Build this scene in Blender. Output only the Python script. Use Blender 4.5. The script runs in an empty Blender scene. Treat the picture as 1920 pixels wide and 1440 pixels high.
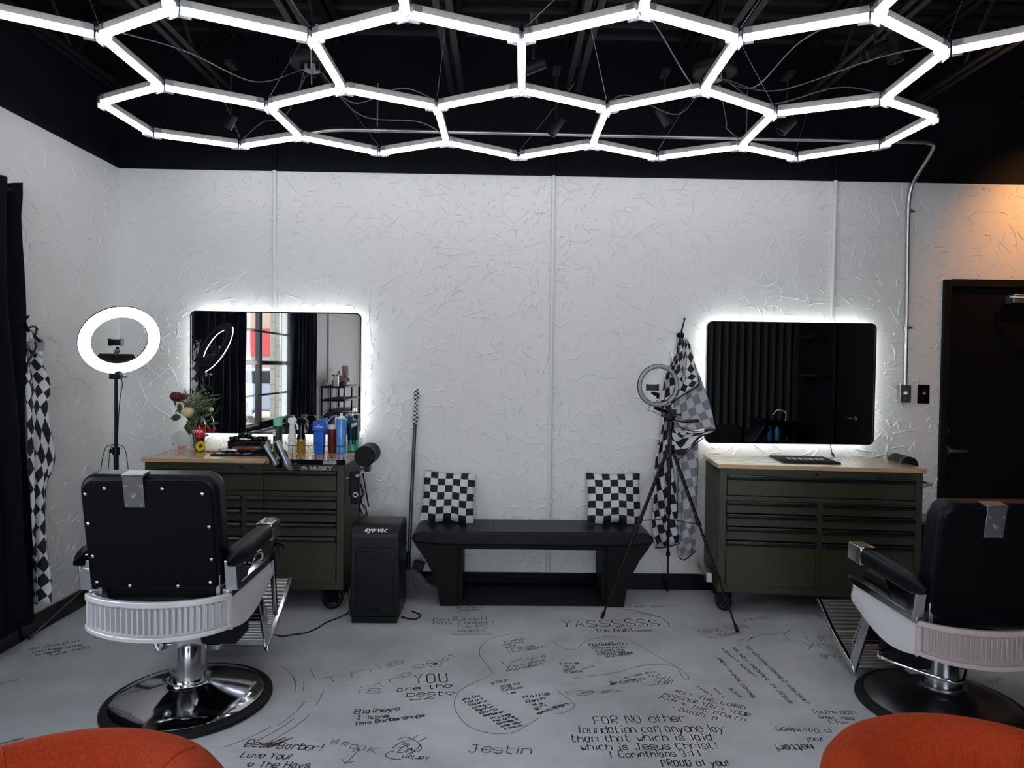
WORLD = 5.5; EXPO = 0.6
import bpy, bmesh, math, random
from math import sin, cos, pi, radians, sqrt, floor
from mathutils import Vector, Matrix
random.seed(7)
C = bpy.context.scene.collection
# ------------------------------------------------------------------ camera model (metres; X right, Y towards the back wall)
FPX, PITCH, YAW, ROLL, HC = 1297., -.02414, .01643, .01334, 1.43
_F = Vector((sin(YAW)*cos(PITCH), cos(YAW)*cos(PITCH), sin(PITCH)))
_r = Vector((cos(YAW), -sin(YAW), 0)); _u = _r.cross(_F)
_R = _r*cos(ROLL)+_u*sin(ROLL); _U = -_r*sin(ROLL)+_u*cos(ROLL)
def at(px, py, X=None, Y=None, Z=None):
    """photo pixel -> world point on the plane X=, Y= or Z="""
    d = _F+_R*((px-960)/FPX)+_U*((720-py)/FPX)
    t = Y/d.y if Y is not None else ((Z-HC)/d.z if Z is not None else X/d.x)
    return Vector((0, 0, HC))+d*t
W = 4.45          # back wall
XL = -2.43        # left wall
XR = 4.0          # right wall
YR = -3.6         # rear wall
ZT = 2.655        # top of white paint
ZD = 3.5          # roof deck
# ------------------------------------------------------------------ mesh builder
class MB:
    def __init__(s): s.v = []; s.f = []; s.m = []; s.uv = {}; s.mi = 0
    def add(s, vs, fs, uvs=None):
        b = len(s.v); s.v += [tuple(p) for p in vs]
        for k, f in enumerate(fs):
            if uvs: s.uv[len(s.f)] = [uvs[i] for i in f]
            s.f.append([b+i for i in f]); s.m.append(s.mi)
    def box(s, x0, x1, y0, y1, z0, z1, M=None):
        vs = [Vector((x, y, z)) for z in (z0, z1) for y in (y0, y1) for x in (x0, x1)]
        if M is not None: vs = [M @ p for p in vs]
        s.add(vs, [(0, 2, 3, 1), (4, 5, 7, 6), (0, 1, 5, 4), (2, 6, 7, 3), (0, 4, 6, 2), (1, 3, 7, 5)]); return s
    def tube(s, pts, r, n=8, closed=False, cap=True, flat=1.0):
        pts = [Vector(p) for p in pts]; N = len(pts)
        rs = r if isinstance(r, (list, tuple)) else [r]*N
        up = None; rings = []
        for i in range(N):
            a = pts[(i-1) % N] if (i > 0 or closed) else pts[0]
            b = pts[(i+1) % N] if (i < N-1 or closed) else pts[-1]
            t = (b-a).normalized() if (b-a).length > 1e-9 else Vector((0, 0, 1))
            if up is None:
                up = Vector((0, 0, 1)) if abs(t.z) < .9 else Vector((1, 0, 0))
            x = t.cross(up)
            if x.length < 1e-6: x = t.orthogonal()
            x.normalize(); up = x.cross(t).normalized()
            rings.append([pts[i]+(x*cos(2*pi*k/n)+up*sin(2*pi*k/n)*flat)*rs[i] for k in range(n)])
        vs = [p for g in rings for p in g]; fs = []
        for i in range(N if closed else N-1):
            j = (i+1) % N
            for k in range(n):
                l = (k+1) % n
                fs.append((i*n+k, i*n+l, j*n+l, j*n+k))
        if cap and not closed:
            fs.append(tuple(range(n-1, -1, -1))); fs.append(tuple((N-1)*n+k for k in range(n)))
        s.add(vs, fs); return s
    def lathe(s, prof, c=(0, 0, 0), M=None, n=24):
        c = Vector(c); vs = []; fs = []; P = len(prof)
        for k in range(n):
            a = 2*pi*k/n
            for (r, z) in prof:
                p = Vector((r*cos(a), r*sin(a), z))
                vs.append(c+(M @ p if M is not None else p))
        for k in range(n):
            l = (k+1) % n
            for i in range(P-1): fs.append((k*P+i, l*P+i, l*P+i+1, k*P+i+1))
        cl = prof[0] == prof[-1]
        if prof[0][0] > 1e-6 and not cl: fs.append(tuple(k*P for k in range(n-1, -1, -1)))
        if prof[-1][0] > 1e-6 and not cl: fs.append(tuple(k*P+P-1 for k in range(n)))
        s.add(vs, fs); return s
    def cyl(s, a, b, r, n=16): return s.tube([a, b], r, n)
    def prism(s, poly, h0, h1, ax='y', M=None):
        """2-D polygon extruded: ax y -> poly is (x,z); x -> poly is (y,z); z -> poly is (x,y)"""
        def P(a, b, h): return Vector({'y': (a, h, b), 'x': (h, a, b), 'z': (a, b, h)}[ax])
        n = len(poly); vs = [P(a, b, h0) for a, b in poly]+[P(a, b, h1) for a, b in poly]
        if M is not None: vs = [M @ p for p in vs]
        fs = [tuple(range(n-1, -1, -1)), tuple(range(n, 2*n))]+[(i, (i+1) % n, n+(i+1) % n, n+i) for i in range(n)]
        s.add(vs, fs); return s
    def grid(s, fn, nu, nv, cu=False, cv=False, uvf=None):
        vs = []; uvs = []
        NU = nu if cu else nu+1; NV = nv if cv else nv+1
        for i in range(NU):
            for j in range(NV):
                vs.append(Vector(fn(i/nu, j/nv))); uvs.append(uvf(i/nu, j/nv) if uvf else (i/nu, j/nv))
        fs = [(i*NV+j, ((i+1) % NU)*NV+j, ((i+1) % NU)*NV+(j+1) % NV, i*NV+(j+1) % NV) for i in range(nu) for j in range(nv)]
        s.add(vs, fs, uvs); return s
    def sph(s, c, r, sc=(1, 1, 1), n=12, m=8):
        c = Vector(c)
        s.lathe([(r*sin(pi*i/m) if 0 < i < m else 0, -r*cos(pi*i/m)) for i in range(m+1)], c, Matrix.Diagonal(Vector(sc)), n); return s
    def build(s, name, mat, parent=None, bev=0, seg=2, ang=35, solid=0, sub=0, loc=None, flat=False):
        me = bpy.data.meshes.new(name); me.from_pydata(s.v, [], s.f)
        mats = mat if isinstance(mat, (list, tuple)) else [mat]
        for m in mats: me.materials.append(m)
        if len(mats) > 1: me.polygons.foreach_set('material_index', s.m)
        if s.uv:
            ul = me.uv_layers.new(name='UVMap')
            for p in me.polygons:
                q = s.uv.get(p.index)
                if q:
                    for k, li in enumerate(p.loop_indices): ul.data[li].uv = q[k]
        bm = bmesh.new(); bm.from_mesh(me)
        bmesh.ops.remove_doubles(bm, verts=bm.verts, dist=1e-6)
        bmesh.ops.recalc_face_normals(bm, faces=bm.faces); bm.to_mesh(me); bm.free()
        if not flat:
            me.polygons.foreach_set('use_smooth', [True]*len(me.polygons))
            if not sub: me.set_sharp_from_angle(angle=radians(ang))
        o = bpy.data.objects.new(name, me); C.objects.link(o)
        if parent: o.parent = parent
        if loc is not None: o.location = loc
        if solid:
            q = o.modifiers.new('Solid', 'SOLIDIFY'); q.thickness = solid; q.offset = 0
        if bev:
            q = o.modifiers.new('Bevel', 'BEVEL'); q.width = bev; q.segments = seg; q.limit_method = 'ANGLE'; q.angle_limit = radians(40)
            q.harden_normals = False
        if sub:
            q = o.modifiers.new('Sub', 'SUBSURF'); q.levels = sub; q.render_levels = sub
        return o
def bez(pts, n=8):
    """Catmull-Rom smoothing of a polyline"""
    P = [Vector(p) for p in pts]; out = []
    for i in range(len(P)-1):
        a = P[i-1] if i else P[0]*2-P[1]; b = P[i]; c = P[i+1]; d = P[i+2] if i+2 < len(P) else P[-1]*2-P[-2]
        for k in range(n):
            t = k/n
            out.append(.5*((2*b)+(c-a)*t+(2*a-5*b+4*c-d)*t*t+(3*b-a-3*c+d)*t**3))
    out.append(P[-1]); return out
def empty(name, label, cat, loc=(0, 0, 0), rz=0, group=None):
    o = bpy.data.objects.new(name, None); C.objects.link(o); o.location = loc; o.rotation_euler = (0, 0, rz)
    o.empty_display_size = .05
    return tag(o, label, cat, group)
def tag(o, label, cat, group=None, kind=None):
    if label: o['label'] = label
    if cat: o['category'] = cat
    if group: o['group'] = group
    if kind: o['kind'] = kind
    return o
def struct(o): o['kind'] = 'structure'; return o
def dup(o, parent=None):
    c = o.copy(); C.objects.link(c)
    if parent: c.parent = parent
    for ch in [q for q in list(bpy.data.objects) if q.parent == o]: dup(ch, c)
    return c
# ------------------------------------------------------------------ materials
def mat(name, col, rough=.5, metal=0, bump=0, bscale=40, var=0, vscale=6, em=None, es=0, trans=0, ior=1.45, coat=0, spec=.5, sheen=0, alpha=1):
    m = bpy.data.materials.new(name); m.use_nodes = True; nt = m.node_tree; b = nt.nodes['Principled BSDF']
    b.inputs['Base Color'].default_value = (*col, 1); b.inputs['Roughness'].default_value = rough; b.inputs['Metallic'].default_value = metal
    b.inputs['Transmission Weight'].default_value = trans; b.inputs['IOR'].default_value = ior; b.inputs['Coat Weight'].default_value = coat
    b.inputs['Specular IOR Level'].default_value = spec; b.inputs['Sheen Weight'].default_value = sheen; b.inputs['Alpha'].default_value = alpha
    if em: b.inputs['Emission Color'].default_value = (*em, 1); b.inputs['Emission Strength'].default_value = es
    tc = nt.nodes.new('ShaderNodeTexCoord')
    if var:
        n = nt.nodes.new('ShaderNodeTexNoise'); n.inputs['Scale'].default_value = vscale; n.inputs['Detail'].default_value = 5
        nt.links.new(tc.outputs['Object'], n.inputs['Vector'])
        mx = nt.nodes.new('ShaderNodeMix'); mx.data_type = 'RGBA'
        mx.inputs[6].default_value = (*[max(0, c*(1-var)) for c in col], 1); mx.inputs[7].default_value = (*[min(1, c*(1+var)) for c in col], 1)
        nt.links.new(n.outputs['Fac'], mx.inputs[0]); nt.links.new(mx.outputs[2], b.inputs['Base Color'])
    if bump:
        n = nt.nodes.new('ShaderNodeTexNoise'); n.inputs['Scale'].default_value = bscale; n.inputs['Detail'].default_value = 4
        nt.links.new(tc.outputs['Object'], n.inputs['Vector'])
        q = nt.nodes.new('ShaderNodeBump'); q.inputs['Strength'].default_value = bump; q.inputs['Distance'].default_value = .01
        nt.links.new(n.outputs['Fac'], q.inputs['Height']); nt.links.new(q.outputs['Normal'], b.inputs['Normal'])
    return m
def nodes(m): return m.node_tree, m.node_tree.nodes['Principled BSDF']
M = {}
M['wall'] = mat('white_stucco', (.72, .72, .715), .62, bump=.25, bscale=9, var=.03, vscale=2)
M['tan'] = mat('tan_wall', (.30, .25, .225), .65, bump=.2, bscale=9)
M['blackpaint'] = mat('black_paint', (.0026, .0028, .0062), .75, bump=.1, bscale=30, spec=.2)
M['doorblack'] = mat('black_door_paint', (.004, .004, .005), .6, spec=.12)
M['deck'] = mat('black_deck', (.011, .011, .0145), .6, bump=.05, spec=.3)
M['steel_black'] = mat('joist_black', (.010, .010, .012), .5, spec=.4)
M['chrome'] = mat('chrome', (.62, .63, .65), .09, 1, bump=.008, bscale=12)
M['bracket'] = mat('dull_bracket_steel', (.3, .3, .31), .38, 1)
M['brushed'] = mat('brushed_steel', (.55, .55, .55), .32, 1, bump=.03, bscale=90)
M['galv'] = mat('galvanised_conduit', (.5, .5, .5), .35, 1)
M['vinyl'] = mat('black_vinyl', (.003, .0034, .006), .36, spec=.26, bump=.12, bscale=220)
M['vinyl_back'] = mat('black_vinyl_back', (.0018, .002, .0032), .6, bump=.1, bscale=320, spec=.12)
M['plastic'] = mat('black_plastic', (.004, .004, .0055), .35, spec=.35)
M['matte'] = mat('matte_black', (.003, .003, .0042), .6, spec=.25)
M['gloss'] = mat('glossy_black', (.004, .0045, .007), .15, spec=.4)
M['rubber'] = mat('black_rubber', (.006, .006, .007), .6, spec=.3, bump=.1, bscale=150)
M['enamel'] = mat('white_enamel', (.78, .78, .8), .18, coat=.3)
M['alu'] = mat('cast_aluminium', (.72, .71, .73), .38, .35, bump=.04, bscale=180)
M['refl_enamel'] = mat('reflection_tinted_enamel', (.42, .36, .35), .3)  # brown stands for the orange chair reflected in the fluted panel
M['olive'] = mat('olive_painted_steel', (.036, .037, .021), .45, bump=.02, bscale=260)
M['handle'] = mat('black_drawer_handle', (.005, .005, .006), .25)
M['white'] = mat('white_plastic', (.8, .8, .78), .35)
M['grey'] = mat('grey_plastic', (.3, .31, .33), .35)
M['silver'] = mat('silver_metal', (.6, .6, .62), .25, .9)
M['tube_house'] = mat('grey_light_housing', (.66, .60, .59), .45)  # pink cast in this grey is reflected light put into the colour
M['tube_glow'] = mat('white_light_tube', (.8, .8, .8), .4, em=(.97, .975, 1), es=5.9)
M['ring_glow'] = mat('white_ring_light', (.8, .8, .8), .4, em=(.9, .97, 1), es=5)
M['ring_off'] = mat('unlit_ring_diffuser', (.33, .34, .38), .4)
M['led'] = mat('mirror_led_strip', (.8, .8, .8), .4, em=(.93, 1, .97), es=15)
M['pcurt'] = mat('black_curtain_cloth', (.004, .0045, .009), .9, bump=.15, bscale=300, spec=.15)
M['pleat'] = mat('black_pleated_fabric', (.03, .03, .034), .7)
M['ink'] = mat('black_marker_ink', (.012, .012, .018), .5)
M['fadedink'] = mat('worn_marker_ink', (.06, .062, .07), .55)
M['pipe'] = mat('white_painted_pipe', (.7, .7, .695), .5, bump=.1, bscale=60)
M['cord'] = mat('clear_grey_cord', (.13, .13, .14), .3)
M['wire'] = mat('steel_wire', (.4, .4, .42), .3, .8)
def mirror_mat():
    m = mat('mirror_glass', (.82, .84, .84), .0, 1); return m
M['mirror'] = mirror_mat()
def clear(name, col=(1, 1, 1), gl=.16, tint=1):
    m = bpy.data.materials.new(name); m.use_nodes = True; nt = m.node_tree; nt.nodes.clear()
    o = nt.nodes.new('ShaderNodeOutputMaterial'); t = nt.nodes.new('ShaderNodeBsdfTransparent'); g = nt.nodes.new('ShaderNodeBsdfGlossy')
    mx = nt.nodes.new('ShaderNodeMixShader'); fr = nt.nodes.new('ShaderNodeLayerWeight'); fr.inputs[0].default_value = gl
    t.inputs[0].default_value = (*col, 1); g.inputs['Roughness'].default_value = .05
    nt.links.new(fr.outputs['Facing'], mx.inputs[0]); nt.links.new(t.outputs[0], mx.inputs[1]); nt.links.new(g.outputs[0], mx.inputs[2])
    nt.links.new(mx.outputs[0], o.inputs[0]); return m
M['clear'] = clear('clear_plastic', (.96, .98, 1), .2)
M['glass'] = clear('clear_glass', (.93, .96, .95), .2)
M['pane'] = clear('window_pane_glass', (.97, .98, .98), .06)
def checker(name, a, b, sc, rough=.75):
    m = mat(name, a, rough, bump=.08, bscale=300); nt, bs = nodes(m)
    uv = nt.nodes.new('ShaderNodeUVMap'); ck = nt.nodes.new('ShaderNodeTexChecker'); ck.inputs['Scale'].default_value = sc
    mp = nt.nodes.new('ShaderNodeVectorMath'); mp.operation = 'ADD'; mp.inputs[1].default_value = (.0001, .0001, .5/sc)
    ck.inputs['Color1'].default_value = (*a, 1); ck.inputs['Color2'].default_value = (*b, 1)
    nt.links.new(uv.outputs[0], mp.inputs[0]); nt.links.new(mp.outputs[0], ck.inputs['Vector']); nt.links.new(ck.outputs['Color'], bs.inputs['Base Color'])
    return m
M['check'] = checker('black_white_checked_cloth', (.008, .008, .01), (.62, .62, .65), 1)
M['checkg'] = checker('grey_checked_reverse_cloth', (.2, .205, .23), (.45, .45, .48), 1)
def wood():
    m = mat('butcher_block_wood', (.55, .37, .2), .22, coat=.35); nt, b = nodes(m)
    tc = nt.nodes.new('ShaderNodeTexCoord'); mp = nt.nodes.new('ShaderNodeMapping'); mp.inputs['Scale'].default_value = (2.2, 26, 3)
    nt.links.new(tc.outputs['Object'], mp.inputs[0])
    n = nt.nodes.new('ShaderNodeTexNoise'); n.inputs['Scale'].default_value = 3; n.inputs['Detail'].default_value = 6
    nt.links.new(mp.outputs[0], n.inputs['Vector'])
    br = nt.nodes.new('ShaderNodeTexBrick'); br.inputs['Scale'].default_value = 1; br.inputs['Mortar Size'].default_value = .0; br.inputs['Brick Width'].default_value = .55; br.inputs['Row Height'].default_value = .04
    br.inputs['Color1'].default_value = (.62, .43, .25, 1); br.inputs['Color2'].default_value = (.5, .33, .18, 1)
    nt.links.new(tc.outputs['Object'], br.inputs['Vector'])
    mx = nt.nodes.new('ShaderNodeMix'); mx.data_type = 'RGBA'; mx.blend_type = 'MULTIPLY'; mx.inputs[0].default_value = .5
    cr = nt.nodes.new('ShaderNodeValToRGB'); cr.color_ramp.elements[0].color = (.6, .55, .5, 1); cr.color_ramp.elements[1].color = (1, 1, 1, 1)
    nt.links.new(n.outputs['Fac'], cr.inputs[0]); nt.links.new(br.outputs['Color'], mx.inputs[6]); nt.links.new(cr.outputs[0], mx.inputs[7])
    nt.links.new(mx.outputs[2], b.inputs['Base Color']); return m
M['wood'] = wood()
def floor_mat():
    m = mat('painted_concrete_floor', (.2, .21, .22), .4); nt, b = nodes(m)
    tc = nt.nodes.new('ShaderNodeTexCoord')
    n = nt.nodes.new('ShaderNodeTexNoise'); n.inputs['Scale'].default_value = 1.3; n.inputs['Detail'].default_value = 8; n.inputs['Roughness'].default_value = .6
    nt.links.new(tc.outputs['Object'], n.inputs['Vector'])
    cr = nt.nodes.new('ShaderNodeValToRGB'); e = cr.color_ramp.elements; e[0].position = .36; e[0].color = (.38, .392, .41, 1); e[1].position = .64; e[1].color = (.58, .595, .62, 1)
    nt.links.new(n.outputs['Fac'], cr.inputs[0]); nt.links.new(cr.outputs[0], b.inputs['Base Color'])
    n2 = nt.nodes.new('ShaderNodeTexNoise'); n2.inputs['Scale'].default_value = 5; n2.inputs['Detail'].default_value = 6
    nt.links.new(tc.outputs['Object'], n2.inputs['Vector'])
    r2 = nt.nodes.new('ShaderNodeMapRange'); r2.inputs[3].default_value = .28; r2.inputs[4].default_value = .5
    nt.links.new(n2.outputs['Fac'], r2.inputs[0]); nt.links.new(r2.outputs[0], b.inputs['Roughness'])
    n3 = nt.nodes.new('ShaderNodeTexNoise'); n3.inputs['Scale'].default_value = 22; n3.inputs['Detail'].default_value = 3
    nt.links.new(tc.outputs['Object'], n3.inputs['Vector'])
    q = nt.nodes.new('ShaderNodeBump'); q.inputs['Strength'].default_value = .12; q.inputs['Distance'].default_value = .005
    nt.links.new(n3.outputs['Fac'], q.inputs['Height']); nt.links.new(q.outputs['Normal'], b.inputs['Normal'])
    return m
M['floor'] = floor_mat()
def velvet():
    m = mat('rust_orange_velvet', (.36, .052, .016), .8, sheen=.1, spec=.15); nt, b = nodes(m)
    b.inputs['Sheen Tint'].default_value = (1, .35, .15, 1); b.inputs['Sheen Roughness'].default_value = .4
    tc = nt.nodes.new('ShaderNodeTexCoord'); mp = nt.nodes.new('ShaderNodeMapping'); mp.inputs['Scale'].default_value = (150, 150, 9)
    n = nt.nodes.new('ShaderNodeTexNoise'); n.inputs['Scale'].default_value = 1.5; n.inputs['Detail'].default_value = 5
    nt.links.new(tc.outputs['Object'], mp.inputs[0]); nt.links.new(mp.outputs[0], n.inputs['Vector'])
    cr = nt.nodes.new('ShaderNodeValToRGB'); e = cr.color_ramp.elements; e[0].position = .3; e[0].color = (.30, .030, .007, 1); e[1].position = .75; e[1].color = (.42, .050, .012, 1)
    nt.links.new(n.outputs['Fac'], cr.inputs[0]); nt.links.new(cr.outputs[0], b.inputs['Base Color'])
    q = nt.nodes.new('ShaderNodeBump'); q.inputs['Strength'].default_value = .25; q.inputs['Distance'].default_value = .002
    nt.links.new(n.outputs['Fac'], q.inputs['Height']); nt.links.new(q.outputs['Normal'], b.inputs['Normal']); return m
M['velvet'] = velvet()
def text_mesh(txt, size, bold=.0, shear=0, sx=1):
    cu = bpy.data.curves.new('lettering', 'FONT'); cu.body = txt; cu.size = size; cu.extrude = .0008; cu.offset = bold; cu.shear = shear; cu.align_x = 'CENTER'; cu.align_y = 'CENTER'
    cu.resolution_u = 3
    o = bpy.data.objects.new('lettering', cu); C.objects.link(o)
    dg = bpy.context.evaluated_depsgraph_get(); me = bpy.data.meshes.new_from_object(o.evaluated_get(dg))
    bpy.data.objects.remove(o)
    if sx != 1:
        for v in me.vertices: v.co.x *= sx
    return me
def lettering(name, txt, size, mt, parent, loc, rot=(pi/2, 0, 0), **k):
    me = text_mesh(txt, size, **k); me.materials.clear(); me.materials.append(mt)
    o = bpy.data.objects.new(name, me); C.objects.link(o); o.parent = parent; o.location = loc; o.rotation_euler = rot; return o
# ================================================================== SETTING
def ridges(mb, P, n, fold=1.0, hh=.0066):
    """trowel ridges: thin curved beads of plaster; P(a,b,h) maps wall coords to the world"""
    fn, (a0, a1), (b0, b1) = P
    for k in range(n):
        a = random.uniform(a0, a1); b = random.uniform(b0, b1); th = random.gauss(0, .8) + (pi/4 if random.random() < .5 else -pi/4)
        L = random.choice((.012, .02, .03, .04, .05, .06, .08, .11, .15))*random.uniform(.7, 1.3); cv = random.choice((0, 0, random.gauss(0, 4), random.gauss(0, 9))); w = random.uniform(.0022, .0050); h = random.uniform(.4, 1)*hh
        m = max(3, int(L/.016)); kink = random.randint(1, m) if random.random() < .3 and L > .05 else -1; vs = []; fs = []; x, y = a, b
        for i in range(m+1):
            t = i/m; e = sin(pi*min(1, max(0, t)))**.6*(1-.5*t)+.05
            nx, ny = -sin(th), cos(th)
            vs += [fn(x-nx*w*e, y-ny*w*e, -.0003), fn(x+nx*w*e*.5, y+ny*w*e*.5, h*e), fn(x+nx*w*e*2, y+ny*w*e*2, -.0003)]
            x += cos(th)*L/m; y += sin(th)*L/m; th += cv*L/m+random.gauss(0, .07)+(random.choice((-1.2, 1.2)) if i == kink else 0)
            x = min(max(x, a0), a1); y = min(max(y, b0), b1)
        for i in range(m):
            for q in (0, 1): fs.append((3*i+q, 3*i+q+1, 3*i+q+4, 3*i+q+3))
        mb.add(vs, fs)
# back wall: white stucco with trowel ridges
DX0, DX1, DZ = 2.90, 3.78, 1.99         # door opening in the back wall
mb = MB()
mb.box(XL-.2, DX0, W, W+.2, 0, ZT); mb.box(DX0, DX1, W, W+.2, DZ, ZT); mb.box(DX1, XR+.2, W, W+.2, 0, ZT)
ridges(mb, (lambda a, b, h: Vector((a, W-h, b)), (XL+.01, DX0-.02), (.12, ZT-.01)), 5600)
ridges(mb, (lambda a, b, h: Vector((a, W-h, b)), (DX0, XR-.02), (DZ+.03, ZT-.01)), 150)
struct(mb.build('wall_back', M['wall'], flat=True))
mb = MB(); mb.box(XL-.2, XR+.2, W-.004, W+.2, ZT, ZD+.1); o = struct(mb.build('wall_back_upper_band', M['blackpaint']))
# left wall with the window opening
WY0, WY1, WZ0, WZ1 = .32, 2.56, .77, 2.12
mb = MB()
mb.box(XL-.22, XL, WY1, W, 0, ZT); mb.box(XL-.22, XL, WY0-.2, WY0, 0, ZT); mb.box(XL-.22, XL, WY0, WY1, 0, WZ0); mb.box(XL-.22, XL, WY0, WY1, WZ1, ZT)
ridges(mb, (lambda a, b, h: Vector((XL+h, a, b)), (WY1+.05, W-.01), (.12, ZT-.01)), 1000)
struct(mb.build('wall_left', M['wall'], flat=True))
mb = MB(); mb.box(XL-.22, XL, YR, WY0-.2, 0, ZT); struct(mb.build('wall_left_rear', M['tan'], flat=True))  # rear stretch in a darker, warmer colour than the rest
mb = MB(); mb.box(XL-.22, XL+.004, YR, W, ZT, ZD+.1); struct(mb.build('wall_left_upper_band', M['blackpaint']))
SX0, SX1, SZ0, SZ1 = -1.9, 2.3, .45, 2.45      # unseen shopfront window added behind the camera for frontal daylight
mb = MB(); mb.box(XL-.2, SX0, YR-.2, YR, 0, ZD+.1); mb.box(SX1, XR+.2, YR-.2, YR, 0, ZD+.1); mb.box(SX0, SX1, YR-.2, YR, 0, SZ0); mb.box(SX0, SX1, YR-.2, YR, SZ1, ZD+.1); struct(mb.build('wall_rear', M['wall']))
w2 = struct(bpy.data.objects.new('added_window', None)); C.objects.link(w2); mb = MB()
for x in (SX0, SX0+1.38, SX0+2.79, SX1-.05): mb.box(x, x+.05, YR-.13, YR-.08, SZ0, SZ1)
for z in (SZ0, SZ1-.05): mb.box(SX0, SX1, YR-.13, YR-.08, z, z+.05)
mb.build('window_frame', M['gloss'], w2); mb = MB(); mb.box(SX0+.02, SX1-.02, YR-.107, YR-.103, SZ0+.02, SZ1-.02); mb.build('pane', M['pane'], w2)
# right wall (black) with a door in it
RD0, RD1 = .56, 1.46
mb = MB(); mb.box(XR, XR+.2, YR, RD0, 0, ZD+.1); mb.box(XR, XR+.2, RD1, W, 0, ZD+.1); mb.box(XR, XR+.2, RD0, RD1, 2.03, ZD+.1)
struct(mb.build('wall_right', M['blackpaint']))
# floor
mb = MB(); mb.box(XL-.2, XR+.2, YR-.2, W+.2, -.1, 0); FL = struct(mb.build('floor', M['floor'], flat=True))
# baseboards
mb = MB(); mb.box(XL+.013, DX0-.06, W-.013, W, 0, .105); struct(mb.build('baseboard_back', M['gloss'], bev=.003))
mb = MB(); mb.box(XL, XL+.013, YR, W, 0, .105); struct(mb.build('baseboard_left', M['gloss'], bev=.003))
# back door
door = struct(bpy.data.objects.new('door_1', None)); C.objects.link(door); door.location = (0, 0, 0)
mb = MB(); mb.box(DX0-.045, DX0+.0, W-.02, W+.12, 0, DZ+.045); mb.box(DX1, DX1+.045, W-.02, W+.12, 0, DZ+.045); mb.box(DX0, DX1, W-.02, W+.12, DZ, DZ+.045)
mb.build('door_frame', M['matte'], door, bev=.003)
mb = MB(); mb.box(DX0+.006, DX1-.006, W+.015, W+.06, .001, DZ-.001); mb.build('door_leaf', M['doorblack'], door, bev=.002)
def lever(parent, p, nrm, along, nm='door_handle'):
    p = Vector(p); nrm = Vector(nrm); al = Vector(along)
    q = nrm.to_track_quat('Z', 'Y').to_matrix(); mb = MB()
    mb.lathe([(.031, 0), (.031, .006), (.026, .012), (.013, .014), (.012, .045), (0, .047)], p, q, 24)
    mb.tube([p+nrm*.04, p+nrm*.046+al*.02, p+nrm*.046+al*.07, p+nrm*.042+al*.115], [.012, .011, .009, .008], 10)
    return mb.build(nm, M['darkmetal'], parent)
M['darkmetal'] = mat('aged_dark_metal', (.22, .2, .19), .35, .9)
lp = at(1777, 845, Y=W); lever(door, (lp.x, W+.015, lp.z), (0, -1, 0), (1, 0, 0))
lp = at(1773, 807, Y=W); mb = MB(); mb.lathe([(.03, 0), (.03, .008), (.024, .016), (.012, .018), (.012, .024), (0, .025)], (lp.x, W+.015, lp.z), Vector((0, -1, 0)).to_track_quat('Z', 'Y').to_matrix(), 24)
mb.build('deadbolt', M['darkmetal'], door)
cl = at(1905, 561, Y=W-.04); mb = MB(); mb.box(cl.x-.03, cl.x+.3, W-.06, W+.016, cl.z-.025, cl.z+.03); mb.tube([(cl.x-.05, W-.05, cl.z+.012), (cl.x-.02, W-.1, cl.z+.005), (cl.x+.25, W-.2, cl.z)], .009, 8)
mb.build('door_closer', M['silver'], door, bev=.004)
# right wall door (seen in the mirror)
d2 = struct(bpy.data.objects.new('door_2', None)); C.objects.link(d2)
mb = MB(); mb.box(XR+.012, XR+.05, RD0+.004, RD1-.004, .008, 2.024); mb.build('door_leaf', M['doorblack'], d2)
mb = MB(); mb.box(XR-.015, XR+.1, RD0-.05, RD0, 0, 2.08); mb.box(XR-.015, XR+.1, RD1, RD1+.05, 0, 2.08); mb.box(XR-.015, XR+.1, RD0, RD1, 2.03, 2.08); mb.build('door_frame', M['matte'], d2)
lever(d2, (XR+.012, 1.02, .9), (-1, 0, 0), (0, -1, 0))
# roof deck and open-web joists
mb = MB(); prof = []; y = YR-.1
while y < W+.1:
    prof += [(y, ZD), (y+.055, ZD), (y+.075, ZD+.04), (y+.13, ZD+.04), (y+.15, ZD)]; y += .15
pv = []; pf = []
for (a, z) in prof: pv += [Vector((XL-.2, a, z)), Vector((XR+.2, a, z))]
for i in range(len(prof)-1): pf.append((2*i, 2*i+1, 2*i+3, 2*i+2))
mb.add(pv, pf); mb.box(XL-.2, XR+.2, YR-.2, W+.2, ZD+.06, ZD+.16)
CE = struct(mb.build('ceiling', M['deck'], ang=20))
ZC = 3.1
jx = [-2.36, -1.70, -1.02, -.29, .41, 1.14, 1.86, 2.55, 3.25, 3.9]
for x in jx:
    mb = MB()
    for s in (-1, 1):
        mb.box(x+s*.03-.016, x+s*.03+.016, YR, W-.01, ZC-.004, ZC); mb.box(x+s*.016-.003, x+s*.016+.003, YR, W-.01, ZC, ZC+.034)
        mb.box(x+s*.03-.018, x+s*.03+.018, YR, W-.01, ZD-.05, ZD-.045); mb.box(x+s*.016-.003, x+s*.016+.003, YR, W-.01, ZD-.045, ZD)
    y = YR+.1; k = 0
    while y < W-.35:
        mb.cyl((x, y, ZC+.01 if k % 2 else ZD-.03), (x, y+.32, ZD-.03 if k % 2 else ZC+.01), .011, 6); y += .32; k += 1
    mb.build('joist', M['steel_black'], CE)
mb = MB()
for y in (.2, 2.5): mb.box(XL, XR, y-.016, y+.016, ZC-.01, ZC-.006)
mb.build('bridging', M['steel_black'], CE)
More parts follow.
